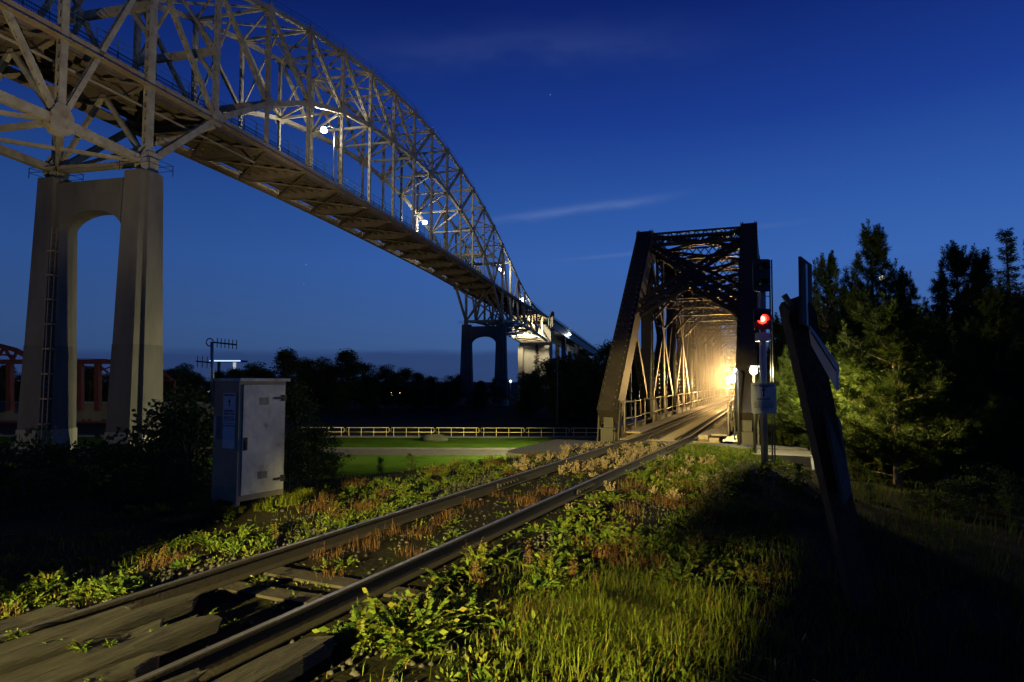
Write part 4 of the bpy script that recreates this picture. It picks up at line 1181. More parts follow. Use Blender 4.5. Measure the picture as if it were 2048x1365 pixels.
# notices on the side face
nt = thing('notice', 'white emergency instructions notice on the dark cabinet side', 'notice', c0 + cs * .22 + Vector((0, 0, 1.42)) - cf * .004, 0)
nrot = math.atan2(-cs.y, -cs.x)
mb = MB(); mb.box((0, 0, 0), (.30, .003, .50), Matrix.Rotation(nrot, 3, 'Z')); mb.build('sheet', M['paper'], nt)
def nprint(body, size, x, z):
    v = -cs * x - cf * .003; text(body, size, (v.x, v.y, z), nt, rot=(math.pi / 2, 0, nrot), bold=.001)
nprint('EMERGENCY', .045, 0, .215); nprint('EMERGENCY', .04, 0, -.03); nprint('INSTRUCTIONS', .036, 0, -.075)
mb = MB()
for z in (-.115, -.135, -.155, -.175, -.22): mb.box(-cf * .002 + Vector((0, 0, z)), (.24, .002, .008), Matrix.Rotation(nrot, 3, 'Z'))
mb.box(-cf * .002 + Vector((0, 0, .10)), (.02, .002, .11), Matrix.Rotation(nrot, 3, 'Z')); mb.box(-cf * .002 + Vector((0, 0, .12)), (.05, .002, .03), Matrix.Rotation(nrot, 3, 'Z'))
stuff(mb.build('small_print', M['ink'], nt))
n2 = thing('notice', 'plain white sheet below the emergency notice on the cabinet side', 'notice', c0 + cs * .22 + Vector((0, 0, .98)) - cf * .004, 0)
mb = MB(); mb.box((0, 0, 0), (.29, .003, .34), Matrix.Rotation(nrot, 3, 'Z')); mb.build('sheet', M['paper'], n2)
# antenna mast
am = thing('antenna_mast', 'thin pole with two small yagi antennas behind the cabinet', 'antenna', c0 + cs * .52 - cf * .06 + Vector((0, 0, 1.2)))
ml = am.location.copy(); Ya = ml.y
def AP(px, py): return D(px, py, Ya) - ml
mb = MB(); mb.tube([AP(425, 815), AP(424, 684)], .026, 10); mb.build('pole', M['galv'], am)
y1 = AP(426, 685); y2 = AP(474, 690)
mb = MB(); mb.tube([y1, y2], .012, 6); mb.build('boom', M['dark_metal'], am)
mb = MB()
for k in range(6):
    q = y1.lerp(y2, .18 + k * .16); mb.tube([q - Vector((0, 0, .075)), q + Vector((0, 0, .075))], .007, 5)
mb.build('elements', M['dark_metal'], am)
mb = MB(); K = 20
mb.tube([AP(419.5, 685) + Vector((.055 * math.cos(2 * math.pi * k / K), 0, .06 * math.sin(2 * math.pi * k / K))) for k in range(K + 1)], .009, 6, False); mb.build('loop', M['dark_metal'], am)
mb = MB(); qa, qb = AP(392, 723), AP(424, 726); mb.tube([qa, qb], .011, 6)
for k in range(3):
    q = qa.lerp(qb, .1 + k * .3); mb.tube([q - Vector((0, 0, .09)), q + Vector((0, 0, .09))], .006, 5)
mb.build('second_antenna', M['dark_metal'], am)

# ------------------------------------------------------------------ LEANING CROSSING POST
Yp = 5.6
def LP(px, py, Y=Yp): return D(px, py, Y)
pb = LP(1724, 1230, 7.3); pt_ = LP(1591, 606, 5.35)
post = thing('crossing_post', 'dark leaning timber crossing post with crossed blades seen edge on', 'sign post', (pb.x, pb.y, TZ(pb.x, pb.y)))
PL0 = post.location.copy()
axis = (pt_ - pb).normalized()
foot = pb - axis * .35
face = Vector((-.15, -1, 0)).normalized()
mb = MB(); mb.bar(foot - PL0, pt_ - PL0 - axis * .05, .20, .215, up=face); mb.bar(pt_ - PL0 - axis * .05, pt_ - PL0, .20, .215, up=face, wb1=.16, wb2=.17)
mb.build('post', M['post_wood'], post)
# blades of the crossbuck, the pair is turned almost edge on to the camera
def blade(name, poly_px, Y0, Y1, m_, th):
    """four image corners with depths give a board in space, with thickness th to the left"""
    pts = [D(px, py, Y) for (px, py), Y in zip(poly_px, (Y0, Y1, Y1, Y0))]
    n = (pts[1] - pts[0]).cross(pts[3] - pts[0]).normalized()
    mb = MB(); mb.prism([p - PL0 for p in pts], n * th, None); return mb.build(name, m_, post)
blade('upper_blade', [(1602, 513), (1624, 530), (1624, 662), (1604, 648)], 5.0, 5.5, M['post_wood'], .02)
blade('upper_blade_stripe', [(1611, 527), (1615, 530), (1617, 652), (1614, 650)], 5.19, 5.28, M['white_board'], .006)
blade('lower_blade', [(1616, 652), (1673, 732), (1673, 782), (1622, 690)], 5.32, 5.0, M['white_board'], .02)
mb = MB()
a_, b_ = D(1622, 664, 5.27), D(1672, 742, 4.98)
mb.bar(a_ - PL0, b_ - PL0, .004, .012); mb.build('blade_edge_line', M['ink'], post)
blade('side_board', [(1648, 806), (1681, 842), (1704, 985), (1690, 1010)], 5.75, 6.2, M['post_wood'], .03)
mb = MB(); mb.bar(D(1568, 590, 5.35) - PL0, D(1582, 612, 5.35) - PL0, .04, .03); mb.build('bracket', M['galv'], post)

# ------------------------------------------------------------------ YELLOW LOCK RAILING
def railing(px0, px1, Yr, n_panels, label, z=LAWN_Z):
    a, b = D(px0, 870, Yr), D(px1, 870, Yr)
    t = thing('lock_railing', label, 'railing', (a.x, a.y, z + .02))
    L = b.x - a.x; st = L / n_panels; H = 1.15
    for i in range(n_panels):
        x0, x1 = i * st + .12, (i + 1) * st - .12
        mb = MB(); mb.tube([(x0, 0, H - .55), (x0, 0, H - .08), (x0 + .08, 0, H), (x1 - .08, 0, H), (x1, 0, H - .08), (x1, 0, H - .55)], .045, 6); mb.tube([(x0, 0, H - .55), (x1, 0, H - .55)], .04, 6)
        mb.build('rail_panel', M['yellow'], t)
        for k in range(4):
            x = x0 + .35 + (x1 - x0 - .7) * k / 3
            mb = MB(); mb.tube([(x, 0, 0), (x, 0, H)], .042, 6); mb.build('railing_post', M['yellow'], t)
    return t
railing(600, 1230, 84.2, 7, 'yellow tube railing along the lock edge beyond the lawn')
railing(1500, 1600, 60, 2, 'short yellow tube railing beyond the signal mast', LAWN_Z + 1.2)
# boulder on the lawn
bp_ = D(868, 872, 80); r = rnd(8); mb = MB(); mb.sphere((0, 0, .25), 1.0, 16, 9, (1.7, .9, .55))
mb.v = [(x + r.uniform(-.12, .12), y + r.uniform(-.1, .1), z + r.uniform(-.08, .08)) for x, y, z in mb.v]
o = mb.build('boulder', M['rock'], None, (bp_.x, 80, LAWN_Z - .1)); tag(o, 'low rounded boulder on the lawn before the yellow railing', 'boulder')

# ------------------------------------------------------------------ far lights and the lit canopy
cn_ = D(458, 723, 330)
t = thing('lit_canopy', 'distant blue lit filling station canopy above the tree line', 'canopy', (cn_.x, 330, LAWN_Z))
hz = cn_.z - LAWN_Z
mb = MB(); mb.box((0, 0, hz), (15.4, 8, .9)); mb.build('roof', M['dark_metal'], t)
mb = MB(); mb.box((-.2, -4.06, hz + .1), (15.0, .1, .55)); mb.build('fascia', M['blue_band'], t)
for x in (-4.5, 3.2):
    mb = MB(); mb.box((x, -1, hz / 2 - .3), (1.1, 1.1, hz - .6)); mb.build('column', M['white_band'] if x > 0 else M['concrete'], t)
for i, (px, py, Y, rr_, m_, lb) in enumerate(((376, 770, 260, .55, 'lamp_dim', 'distant white lamp left of the antenna pole'), (418, 784, 260, .28, 'lamp_dim', 'distant white speck of lamp low beside the antenna pole'), (204, 783, 220, .42, 'lamp_dim', 'distant lamp between the legs of the near pier'),
        (757, 785, 300, .45, 'lamp_dim', 'distant white lamp left of the orange lamp in the tree line'), (784, 788, 300, .75, 'lamp_orange', 'distant orange lamp glowing low in the tree line'), (800, 787, 300, .4, 'lamp_orange', 'small orange lamp right of the big orange lamp'),
        (815, 789, 300, .3, 'lamp_orange', 'faint orange lamp furthest right of the orange row'), (845, 781, 300, .24, 'lamp_dim', 'lone distant speck of lamp before the far pier'), (1021, 763, 330, .55, 'lamp_dim', 'distant bluish lamp beside the far pier leg'))):
    p = D(px, py, Y)
    t = thing('distant_lamp', lb, 'street lamp', (p.x, p.y, LAWN_Z), 0, 'distant lamps in the tree line')
    mb = MB(); mb.tube([(0, 0, 0), (0, 0, p.z - LAWN_Z)], .1, 6); mb.build('pole', M['galv'], t)
    mb = MB(); mb.sphere((0, -.4, p.z - LAWN_Z), rr_, 8, 6); mb.build('lens', M[m_], t)
mo = D(1764, 556, 2400)
mb = MB(); mb.sphere((0, 0, 0), 9.5, 24, 14); o = mb.build('moon', M['moon'], None, mo); tag(o, 'pale moon shining through the top of a tall pine', 'moon')

# ------------------------------------------------------------------ VEGETATION
class VG:
    """collects triangles fast"""
    def __init__(s): s.V = []; s.T = []; s.C = []; s.n = 0
    def add(s, V, T, C):
        s.V.append(V); s.T.append(T + s.n); s.C.append(C); s.n += len(V)
    def mesh(s, name, m_): return np_mesh(name, np.concatenate(s.V), np.concatenate(s.T), m_, np.concatenate(s.C))
def blades(P, H, lean, width, rng, tint):
    """grass blades: 5 points, 3 triangles each"""
    N = len(P); a = rng.uniform(0, 2 * np.pi, N)
    dx, dy = np.cos(a), np.sin(a); wx, wy = -dy * width / 2, dx * width / 2
    ln = lean * H
    V = np.zeros((N, 5, 3))
    V[:, 0] = P + np.stack([wx, wy, np.zeros(N)], 1); V[:, 1] = P - np.stack([wx, wy, np.zeros(N)], 1)
    mid = P + np.stack([dx * ln * .35, dy * ln * .35, H * .6], 1)
    V[:, 2] = mid + np.stack([wx * .75, wy * .75, np.zeros(N)], 1); V[:, 3] = mid - np.stack([wx * .75, wy * .75, np.zeros(N)], 1)
    V[:, 4] = P + np.stack([dx * ln, dy * ln, H * (1 - .25 * lean)], 1)
    T = np.array([[0, 1, 3], [0, 3, 2], [2, 3, 4]])
    T = (T[None] + (np.arange(N) * 5)[:, None, None]).reshape(-1, 3)
    return V.reshape(-1, 3), T, np.repeat(tint, 5)
def leaves(P, Dv, L, Wd, rng, tint, droop=0.0):
    """diamond leaves with a fold: base, two sides, tip"""
    N = len(P); Dv = Dv / (np.linalg.norm(Dv, axis=1, keepdims=True) + 1e-9)
    rv = rng.normal(size=(N, 3)); S = np.cross(Dv, rv); S /= (np.linalg.norm(S, axis=1, keepdims=True) + 1e-9)
    L = np.broadcast_to(L, (N,))[:, None]; Wd = np.broadcast_to(Wd, (N,))[:, None]
    V = np.zeros((N, 4, 3)); V[:, 0] = P; V[:, 1] = P + Dv * L * .5 + S * Wd / 2; V[:, 2] = P + Dv * L - np.array([0, 0, droop]) * L; V[:, 3] = P + Dv * L * .5 - S * Wd / 2
    T = (np.array([[0, 1, 2], [0, 2, 3]])[None] + (np.arange(N) * 4)[:, None, None]).reshape(-1, 3)
    return V.reshape(-1, 3), T, np.repeat(tint, 4)

# --- prototypes of small plants
def weed_mesh(seed, R_=.28, fronds=15, pairs=11, up=.8):
    rng = np.random.default_rng(seed); g = VG()
    for i in range(fronds):
        a = rng.uniform(0, 6.28); L = R_ * rng.uniform(.6, 1.15); el = rng.uniform(.35, 1.25) * up
        hdir = np.array([math.cos(a), math.sin(a), 0]); sd = np.array([-math.sin(a), math.cos(a), 0])
        tb = rng.uniform(.15, .85)
        ts = np.linspace(.12, 1, pairs * 2)
        ctr = hdir[None] * (L * ts * math.cos(el))[:, None]; ctr[:, 2] += L * (ts * math.sin(el) * 1.15 - .38 * ts ** 2)
        P = []; Dd = []; LL = []
        for k, q in enumerate(ts):
            s_ = 1 if k % 2 else -1
            ll = min(L * .17, .048) * math.sin(math.pi * min(.97, .16 + .78 * q)) ** .7
            P.append(ctr[k]); Dd.append(sd * s_ + hdir * .75 + np.array([0, 0, .15 + rng.normal(0, .2)])); LL.append(ll)
        P.append(ctr[-1]); Dd.append(hdir * 1.0 + np.array([0, 0, .1])); LL.append(L * .2)
        P = np.array(P); Dd = np.array(Dd); LL = np.array(LL)
        g.add(*leaves(P, Dd, LL, LL * .50, rng, np.clip(tb + rng.normal(0, .12, len(P)), 0, 1)))
        st = np.array([ctr[0] * 0, ctr[len(ts) // 2], ctr[-1]]); w = sd * .004
        Vs = np.concatenate([st - w, st + w]); g.add(Vs, np.array([[0, 1, 4], [0, 4, 3], [1, 2, 5], [1, 5, 4]]), np.full(6, tb))
    return g.mesh('weed_foliage', M['weed'])
def tuft_mesh(seed, n, h, w, spread, lean, m_, t0=.2, t1=.9):
    rng = np.random.default_rng(seed); g = VG()
    a = rng.uniform(0, 6.28, n); q = spread * np.sqrt(rng.random(n))
    P = np.stack([q * np.cos(a), q * np.sin(a), np.full(n, -.02)], 1)
    g.add(*blades(P, h * rng.uniform(.5, 1.1, n), rng.uniform(.1, lean, n), w, rng, rng.uniform(t0, t1, n)))
    return g.mesh('tuft_blades', m_)
def stalk_mesh(seed, h=.45, m_='dry', n_st=5):
    rng = np.random.default_rng(seed); g = VG()
    for k in range(n_st):
        a = rng.uniform(0, 6.28); hh = h * rng.uniform(.6, 1.1); b = np.array([rng.normal(0, .05), rng.normal(0, .05), -.02]); tip = b + np.array([math.cos(a) * hh * .12, math.sin(a) * hh * .12, hh])
        g.add(*blades(np.array([b]), np.array([hh]), np.array([.12]), .006, rng, np.array([.4])))
        n = 46; t = rng.uniform(.35, 1, n); P = b + (tip - b) * t[:, None] + rng.normal(0, .012, (n, 3))
        Dd = rng.normal(size=(n, 3)) + np.array([0, 0, .8]); g.add(*leaves(P, Dd, .022, .014, rng, rng.uniform(.3, 1, n)))
    return g.mesh('seed_stalks', M[m_])
def pale_mesh(seed):
    rng = np.random.default_rng(seed); g = VG()
    for k in range(9):
        a = rng.uniform(0, 6.28); e = rng.uniform(.5, 1.35); L = rng.uniform(.14, .26)
        dv = np.array([math.cos(a) * math.cos(e), math.sin(a) * math.cos(e), math.sin(e)])
        n = 26; t = rng.uniform(.2, 1, n); P = dv[None] * (L * t)[:, None]
        Dd = rng.normal(size=(n, 3)) * .8 + dv * .8; g.add(*leaves(P, Dd, .032, .024, rng, rng.uniform(0, 1, n)))
        g.add(*blades(np.array([[0, 0, -.02]]), np.array([L * math.sin(e)]), np.array([math.cos(e)]), .006, rng, np.array([.2])))
    return g.mesh('pale_foliage', M['pale'])
weeds = [weed_mesh(100 + k, .26 + .03 * k, 26 + 3 * k, 15, .7 + .1 * k) for k in range(4)]
weeds += [weed_mesh(120 + k, .40, 40, 17, 1.05) for k in range(2)]
dry = [tuft_mesh(200 + k, 85, .27, .006, .24, .75, M['dry'], 0, 1) for k in range(3)]
gtuft = [tuft_mesh(230 + k, 90, .30, .009, .10, .75, M['grass'], .15, .85) for k in range(3)]
stalks = [stalk_mesh(260 + k) for k in range(3)]
pales = [pale_mesh(280 + k) for k in range(4)]

def zone(s):
    return 'near the crossing planks' if s < 8 else ('about level with the cabinet' if s < 13 else ('about level with the signal mast' if s < 18.5 else 'just before the bridge'))
def plant(name, me, x, y, sc, seed, label, cat, group, zoff=0.0):
    o = bpy.data.objects.new(name, me); COL.objects.link(o)
    r = rnd(seed); z = TZ(x, y)
    s, d = to_track(x, y)
    if abs(d) < 1.25 and 1 < s < 24: z = -.24
    o.location = (x, y, z + zoff); o.rotation_euler = (r.uniform(-.1, .1), r.uniform(-.1, .1), r.uniform(0, 6.28)); o.scale = (sc * r.uniform(.9, 1.1), sc * r.uniform(.9, 1.1), sc)
    if 'plank' not in label and name in ('leafy_weed', 'dry_grass'): label += ', ' + zone(s); group += ' ' + zone(s)
    tag(o, label, cat, group)
    if name != 'leafy_weed': o['kind'] = 'thing'
    return o
rr = rnd(77); cnt = 0
def scatter(name, meshes, n, region, smin, smax, label, cat, group, seed, avoid_rail=True):
    r = rnd(seed); k = 0; tries = 0
    while k < n and tries < n * 40:
        tries += 1
        s = r.uniform(region[0], region[1]); d = r.uniform(region[2], region[3])
        if avoid_rail and (abs(abs(d) - GA) < .16): continue
        p = TF(s, d)
        # keep the clumps uneven
        if vnoise(p.x * .9 + seed, p.y * .9) + .25 * r.uniform(-1, 1) < region[4]: continue
        plant(name, meshes[r.randrange(len(meshes))], p.x, p.y, r.uniform(smin, smax), seed * 1000 + k, label, cat, group); k += 1
# hand placed leafy clumps seen in the photograph: (px, py of the foot, size, kind)
def at(px, py, z=-.25): return G(px, py, z)
hand = [(660, 1150, 1.0, 0), (690, 1140, .7, 1), (980, 990, .75, 2), (520, 1190, .6, 3), (560, 1200, .5, 0), (470, 1260, .55, 1), (410, 1250, .5, 2), (930, 1160, 1.0, 1), (890, 1175, .9, 2), (1000, 1135, 1.15, 0), (960, 1140, 1.0, 3),
        (1160, 1080, 1.2, 0), (1120, 1070, 1.1, 1), (1210, 1090, 1.2, 2), (1260, 1085, 1.0, 3), (1190, 1060, 1.1, 1), (1080, 1190, 1.1, 2), (1130, 1185, 1.1, 1), (1100, 1165, 1.0, 3),
        (760, 1290, 1.1, 4), (800, 1300, 1.15, 5), (850, 1280, 1.1, 4), (720, 1300, 1.0, 5), (880, 1260, 1.0, 0), (690, 1310, .9, 1), (830, 1320, 1.0, 2), (930, 1250, 1.0, 3),
        (200, 1190, 1.1, 0), (225, 1210, 1.0, 2), (180, 1200, .9, 1), (90, 1180, .9, 3), (60, 1215, .7, 0), (130, 1160, .8, 1), (20, 1190, .8, 2),
        (330, 1085, .85, 0), (370, 1085, .8, 1), (410, 1082, .7, 3), (480, 1085, .95, 2), (510, 1080, .8, 0), (440, 1090, .7, 1),
        (905, 965, .9, 0), (880, 970, .8, 1), (700, 985, .8, 2), (640, 985, .8, 3), (720, 1010, .8, 0), (760, 1005, .7, 1), (840, 1005, .8, 2), (670, 1020, .8, 1), (810, 985, .7, 3),
        (1350, 1060, .9, 1), (1380, 1070, .9, 2), (1330, 1090, .8, 3), (1400, 1085, .8, 0), (1340, 1165, .9, 2), (1360, 1160, .9, 4)]
for i, (px, py, sc, k) in enumerate(hand):
    p = at(px, py); s, d = to_track(p.x, p.y)
    where = 'between the rails' if abs(d) < .7 else ('by the cabinet-side rail' if d < 0 else 'by the grass-side rail')
    plant('leafy_weed', weeds[k], p.x, p.y, sc * .95, 9000 + i, 'leafy green weed ' + where, 'weed', 'leafy weeds ' + where)
LW, LG = 'leafy green weed ', 'leafy weeds '
scatter('leafy_weed', weeds[:4], 80, (9.0, 23, .95, 3.6, -.2), .6, 1.1, LW + 'by the grass-side rail', 'weed', LG + 'by the grass-side rail', 11)
scatter('leafy_weed', weeds[:4], 34, (6, 19, -3.6, -.95, -.05), .4, .8, LW + 'by the cabinet-side rail', 'weed', LG + 'by the cabinet-side rail', 12)
scatter('leafy_weed', weeds[:4], 16, (8, 21, -.6, .6, .0), .3, .6, LW + 'between the rails', 'weed', LG + 'between the rails', 13)
scatter('leafy_weed', weeds[:4], 26, (4, 9.5, -5.5, -1.5, .0), .4, .8, LW + 'by the cabinet-side rail', 'weed', LG + 'by the cabinet-side rail', 14)
scatter('leafy_weed', weeds[:3], 30, (20, 23.2, .9, 3.2, -.6), .4, .7, LW + 'by the grass-side rail', 'weed', LG + 'by the grass-side rail', 15)
scatter('leafy_weed', weeds[:3], 18, (2.6, 5.6, -1.3, .6, -.6), .25, .5, 'tiny green weed sprouting from a gap in the crossing planks', 'weed', 'weeds in the crossing planks', 16, False)
for o in [o for o in bpy.data.objects if o.get('group') == 'weeds in the crossing planks']: o.location.z = -.02
scatter('dry_grass', dry, 22, (9, 19, -4.2, -.95, -.25), .6, 1.1, 'dry reddish grass tuft by the cabinet-side rail', 'dry grass', 'dry grass on the cabinet side', 21)
scatter('dry_grass', dry, 24, (7.5, 17, -.6, .62, -.2), .6, 1.0, 'dry brown grass tuft between the rails', 'dry grass', 'dry grass between the rails', 22)
scatter('dry_grass', dry, 60, (7, 17, 1.0, 4.2, -.2), .6, 1.1, 'dry reddish grass tuft by the grass-side rail', 'dry grass', 'dry grass on the long grass side', 23)
scatter('dry_grass', dry, 8, (4, 9, -5.0, -1.6, .05), .5, .9, 'dry reddish grass tuft by the cabinet-side rail', 'dry grass', 'dry grass on the cabinet side', 24)
scatter('pale_weed', pales, 85, (15.5, 22.5, -.62, .62, -.5), .6, 1.15, 'bleached pale weed with small round leaves between the rails near the bridge', 'weed', 'pale weeds between the rails', 31)
scatter('pale_weed', pales, 40, (15.5, 22, -2.3, -.95, -.3), .6, 1.1, 'bleached pale weed beside the rail before the rounded abutment', 'weed', 'pale weeds before the abutment', 32)
scatter('pale_weed', pales, 26, (11, 20, .95, 2.3, -.1), .6, 1.0, 'bleached pale weed on the long grass side of the track', 'weed', 'pale weeds on the long grass side', 33)
for i, (px, py, sc) in enumerate(((1060, 1150, 1.0), (1085, 1145, .9), (1140, 1175, 1.1), (965, 1190, .9), (950, 1180, .8), (1190, 1180, .8), (555, 1090, .7), (330, 1120, .8))):
    p = at(px, py); plant('seed_stalk', stalks[i % 3], p.x, p.y, sc * .75, 500 + i, ('brown weed stalk with dry seed heads standing in the long grass' if px > 900 else 'thin dry seed stalk near the cabinet-side rail'), 'weed', 'dry seed stalks in the long grass' if px > 900 else 'dry seed stalks near the cabinet')
# --- grass as stuff: long lit grass patch, rough grass on the banks
def grass_field(name, N, fn, h, w, lean, label, seed, tmin=.1, tmax=.9, thr=-.05):
    rng = np.random.default_rng(seed); P = fn(rng, N)
    if name == 'rough_grass': P = P[vnoise(P[:, 0] * 1.3 + 3, P[:, 1] * 1.3) + rng.normal(0, .25, len(P)) > thr]
    z = terrain(P[:, 0], P[:, 1]) - .02
    n = len(P); g = VG()
    patch = np.clip(.5 + .45 * vnoise(P[:, 0] * .8, P[:, 1] * .8), 0, 1)
    t = np.clip(tmin + (tmax - tmin) * (patch * .6 + .4 * rng.random(n)), 0, 1)
    lean_ = rng.uniform(.1, lean, n); dead = rng.random(n) < .12; t = np.where(dead, rng.uniform(.9, 1, n), t)
    g.add(*blades(np.column_stack([P, z]), h * rng.uniform(.45, 1.1, n) * (.45 + .8 * patch), lean_, w, rng, t))
    o = bpy.data.objects.new(name, g.mesh(name, M['grass'])); COL.objects.link(o); stuff(o, label, 'grass')
def trk(s0, s1, d0, d1, pw=1.0):
    def fn(rng, N):
        s = s0 + (s1 - s0) * rng.random(N) ** pw; d = d0 + (d1 - d0) * rng.random(N)
        return np.stack([TB.x + TT.x * s + TR.x * d, TT.y * s + TR.y * d], 1)
    return fn
def blob(cx, cy, rx, ry):
    def fn(rng, N):
        a = rng.uniform(0, 6.28, N); q = np.abs(rng.normal(0, .52, N)); q = q * (1 + .18 * np.sin(a * 3 + 1) + .1 * np.sin(a * 7))
        return np.stack([cx + rx * q * np.cos(a), cy + ry * q * np.sin(a)], 1)
    return fn
def notrack(fn):
    def f(rng, N):
        P = fn(rng, N); s = (P[:, 0] - TB.x) * TT.x + P[:, 1] * TT.y; d = (P[:, 0] - TB.x) * TR.x + P[:, 1] * TR.y
        k = (np.abs(d) > 1.35) | (s > 24)
        k &= ~((s > 19.3) & (d < -1.3)) & ~((s > 20.6) & (d > 2.7) & (d < 4.7))
        return P[k & (s < 23.3)]
    return f
grass_field('long_grass', 11000, notrack(blob(.75, 5.8, 1.05, 1.2)), .32, .009, 1.6, 'long bright grass patch beside the track', 61, .2, .7)
grass_field('long_grass', 3000, notrack(blob(1.5, 6.6, .8, .8)), .26, .010, 1.1, 'long grass behind the bright patch', 62, .1, .7)
grass_field('rough_grass', 26000, notrack(trk(3, 23.3, 1.3, 7.5, .8)), .14, .009, 1.0, 'rough short grass on the right bank', 63, .0, .8)
grass_field('rough_grass', 26000, notrack(trk(2, 19, -9.5, -1.3, .8)), .13, .009, 1.0, 'rough short grass on the cabinet side', 64, .0, .8)
grass_field('rough_grass', 14000, notrack(trk(0, 13, 3.2, 9, .8)), .22, .012, .7, 'tall dark grass on the unlit right bank', 65, .0, .5)
grass_field('rough_grass', 7000, trk(21.2, 23.4, .95, 3.1), .16, .012, .5, 'short green grass in front of the portal slab', 66, .1, .5)
grass_field('rough_grass', 2200, trk(21.5, 23.3, -.6, .6), .13, .012, .5, 'short green grass between the rails at the bridge end', 67, .1, .5)
grass_field('rough_grass', 6000, notrack(trk(9, 26, 4.6, 11)), .5, .014, .6, 'tall weeds around the signal mast footing', 68, .0, .7)
def ground_cover(name, N, fn, label, seed, size=1.0, thr=-.1):
    rng = np.random.default_rng(seed); P = fn(rng, N)
    P = P[(vnoise(P[:, 0] * .9 + seed, P[:, 1] * .9) + rng.normal(0, .22, len(P))) > thr]
    s_ = (P[:, 0] - TB.x) * TT.x + P[:, 1] * TT.y; d_ = (P[:, 0] - TB.x) * TR.x + P[:, 1] * TR.y
    P = P[(np.abs(np.abs(d_) - GA) > .09)]; n = len(P); d_ = (P[:, 0] - TB.x) * TR.x + P[:, 1] * TR.y
    z = np.where(np.abs(d_) < 1.2, -.24, terrain(P[:, 0], P[:, 1]))
    K = 34; a = rng.uniform(0, 6.28, (n, K)); e = rng.uniform(.2, 1.2, (n, K)); L = size * rng.uniform(.05, .12, (n, 1)) * rng.uniform(.5, 1.1, (n, K))
    dv = np.stack([np.cos(a) * np.cos(e), np.sin(a) * np.cos(e), np.sin(e)], 2).reshape(-1, 3)
    base = np.repeat(np.column_stack([P, z - .01]), K, 0) + dv * (L.reshape(-1, 1) * rng.uniform(.1, .9, (n * K, 1)))
    t = np.clip(np.repeat(rng.uniform(.1, .85, n), K) + rng.normal(0, .1, n * K), 0, 1)
    g = VG(); g.add(*leaves(base, dv, L.ravel() * .48, L.ravel() * .20, rng, t))
    o = bpy.data.objects.new(name, g.mesh(name, M['weed'])); COL.objects.link(o); stuff(o, label, 'ground cover')
ground_cover('ground_cover', 3400, trk(6, 23.4, 1.15, 4.2, .9), 'low leafy ground cover on the long grass side of the track', 71, 1.5, .14)
ground_cover('ground_cover', 2200, trk(3, 19, -5.5, -.9, .9), 'low leafy ground cover on the cabinet side of the track', 72, 1.2, .2)
ground_cover('ground_cover', 700, trk(6.5, 23, -.66, .66, .9), 'low leafy ground cover between the rails', 73, .9, .12)
for i in range(26):
    a = i * 2.4; p = Vector((-3.95, 10.75, 0)) + cf * (math.cos(a) * .75) + cs * (math.sin(a) * .55)
    plant('grass_tuft', gtuft[i % 3], p.x, p.y, .5 + .3 * (i % 4) / 3, 1500 + i, 'green grass tuft hiding the legs of the cabinet', 'grass tuft', 'grass tufts at the cabinet foot')
# white wild flowers at the mast foot
mb_ = VG(); rg_ = np.random.default_rng(9)
for k in range(40):
    c_ = rg_.normal(0, .012, 3) + np.array([0, 0, .45]); dv = rg_.normal(size=(10, 3)); mb_.add(*leaves(np.repeat(c_[None], 10, 0) + dv * .004 + rg_.normal(0, .06, (1, 3)), dv, .018, .014, rg_, np.full(10, 1.0)))
g_ = blades(np.zeros((12, 3)) + rg_.normal(0, .02, (12, 3)), np.full(12, .46), np.full(12, .2), .006, rg_, np.full(12, .1)); mb_.add(*g_)
fl = mb_.mesh('flower_heads', M['pale'])
for i, (px, py) in enumerate(((1455, 985), (1480, 970), (1505, 975), (1550, 985), (1440, 1000), (1560, 970), (1410, 1010))):
    p = at(px, py, -.4); plant('wild_flower', fl, p.x, p.y, .8, 700 + i, 'wild plant with tiny pale flowers near the signal mast foot', 'flower', 'wild flowers at the signal mast')

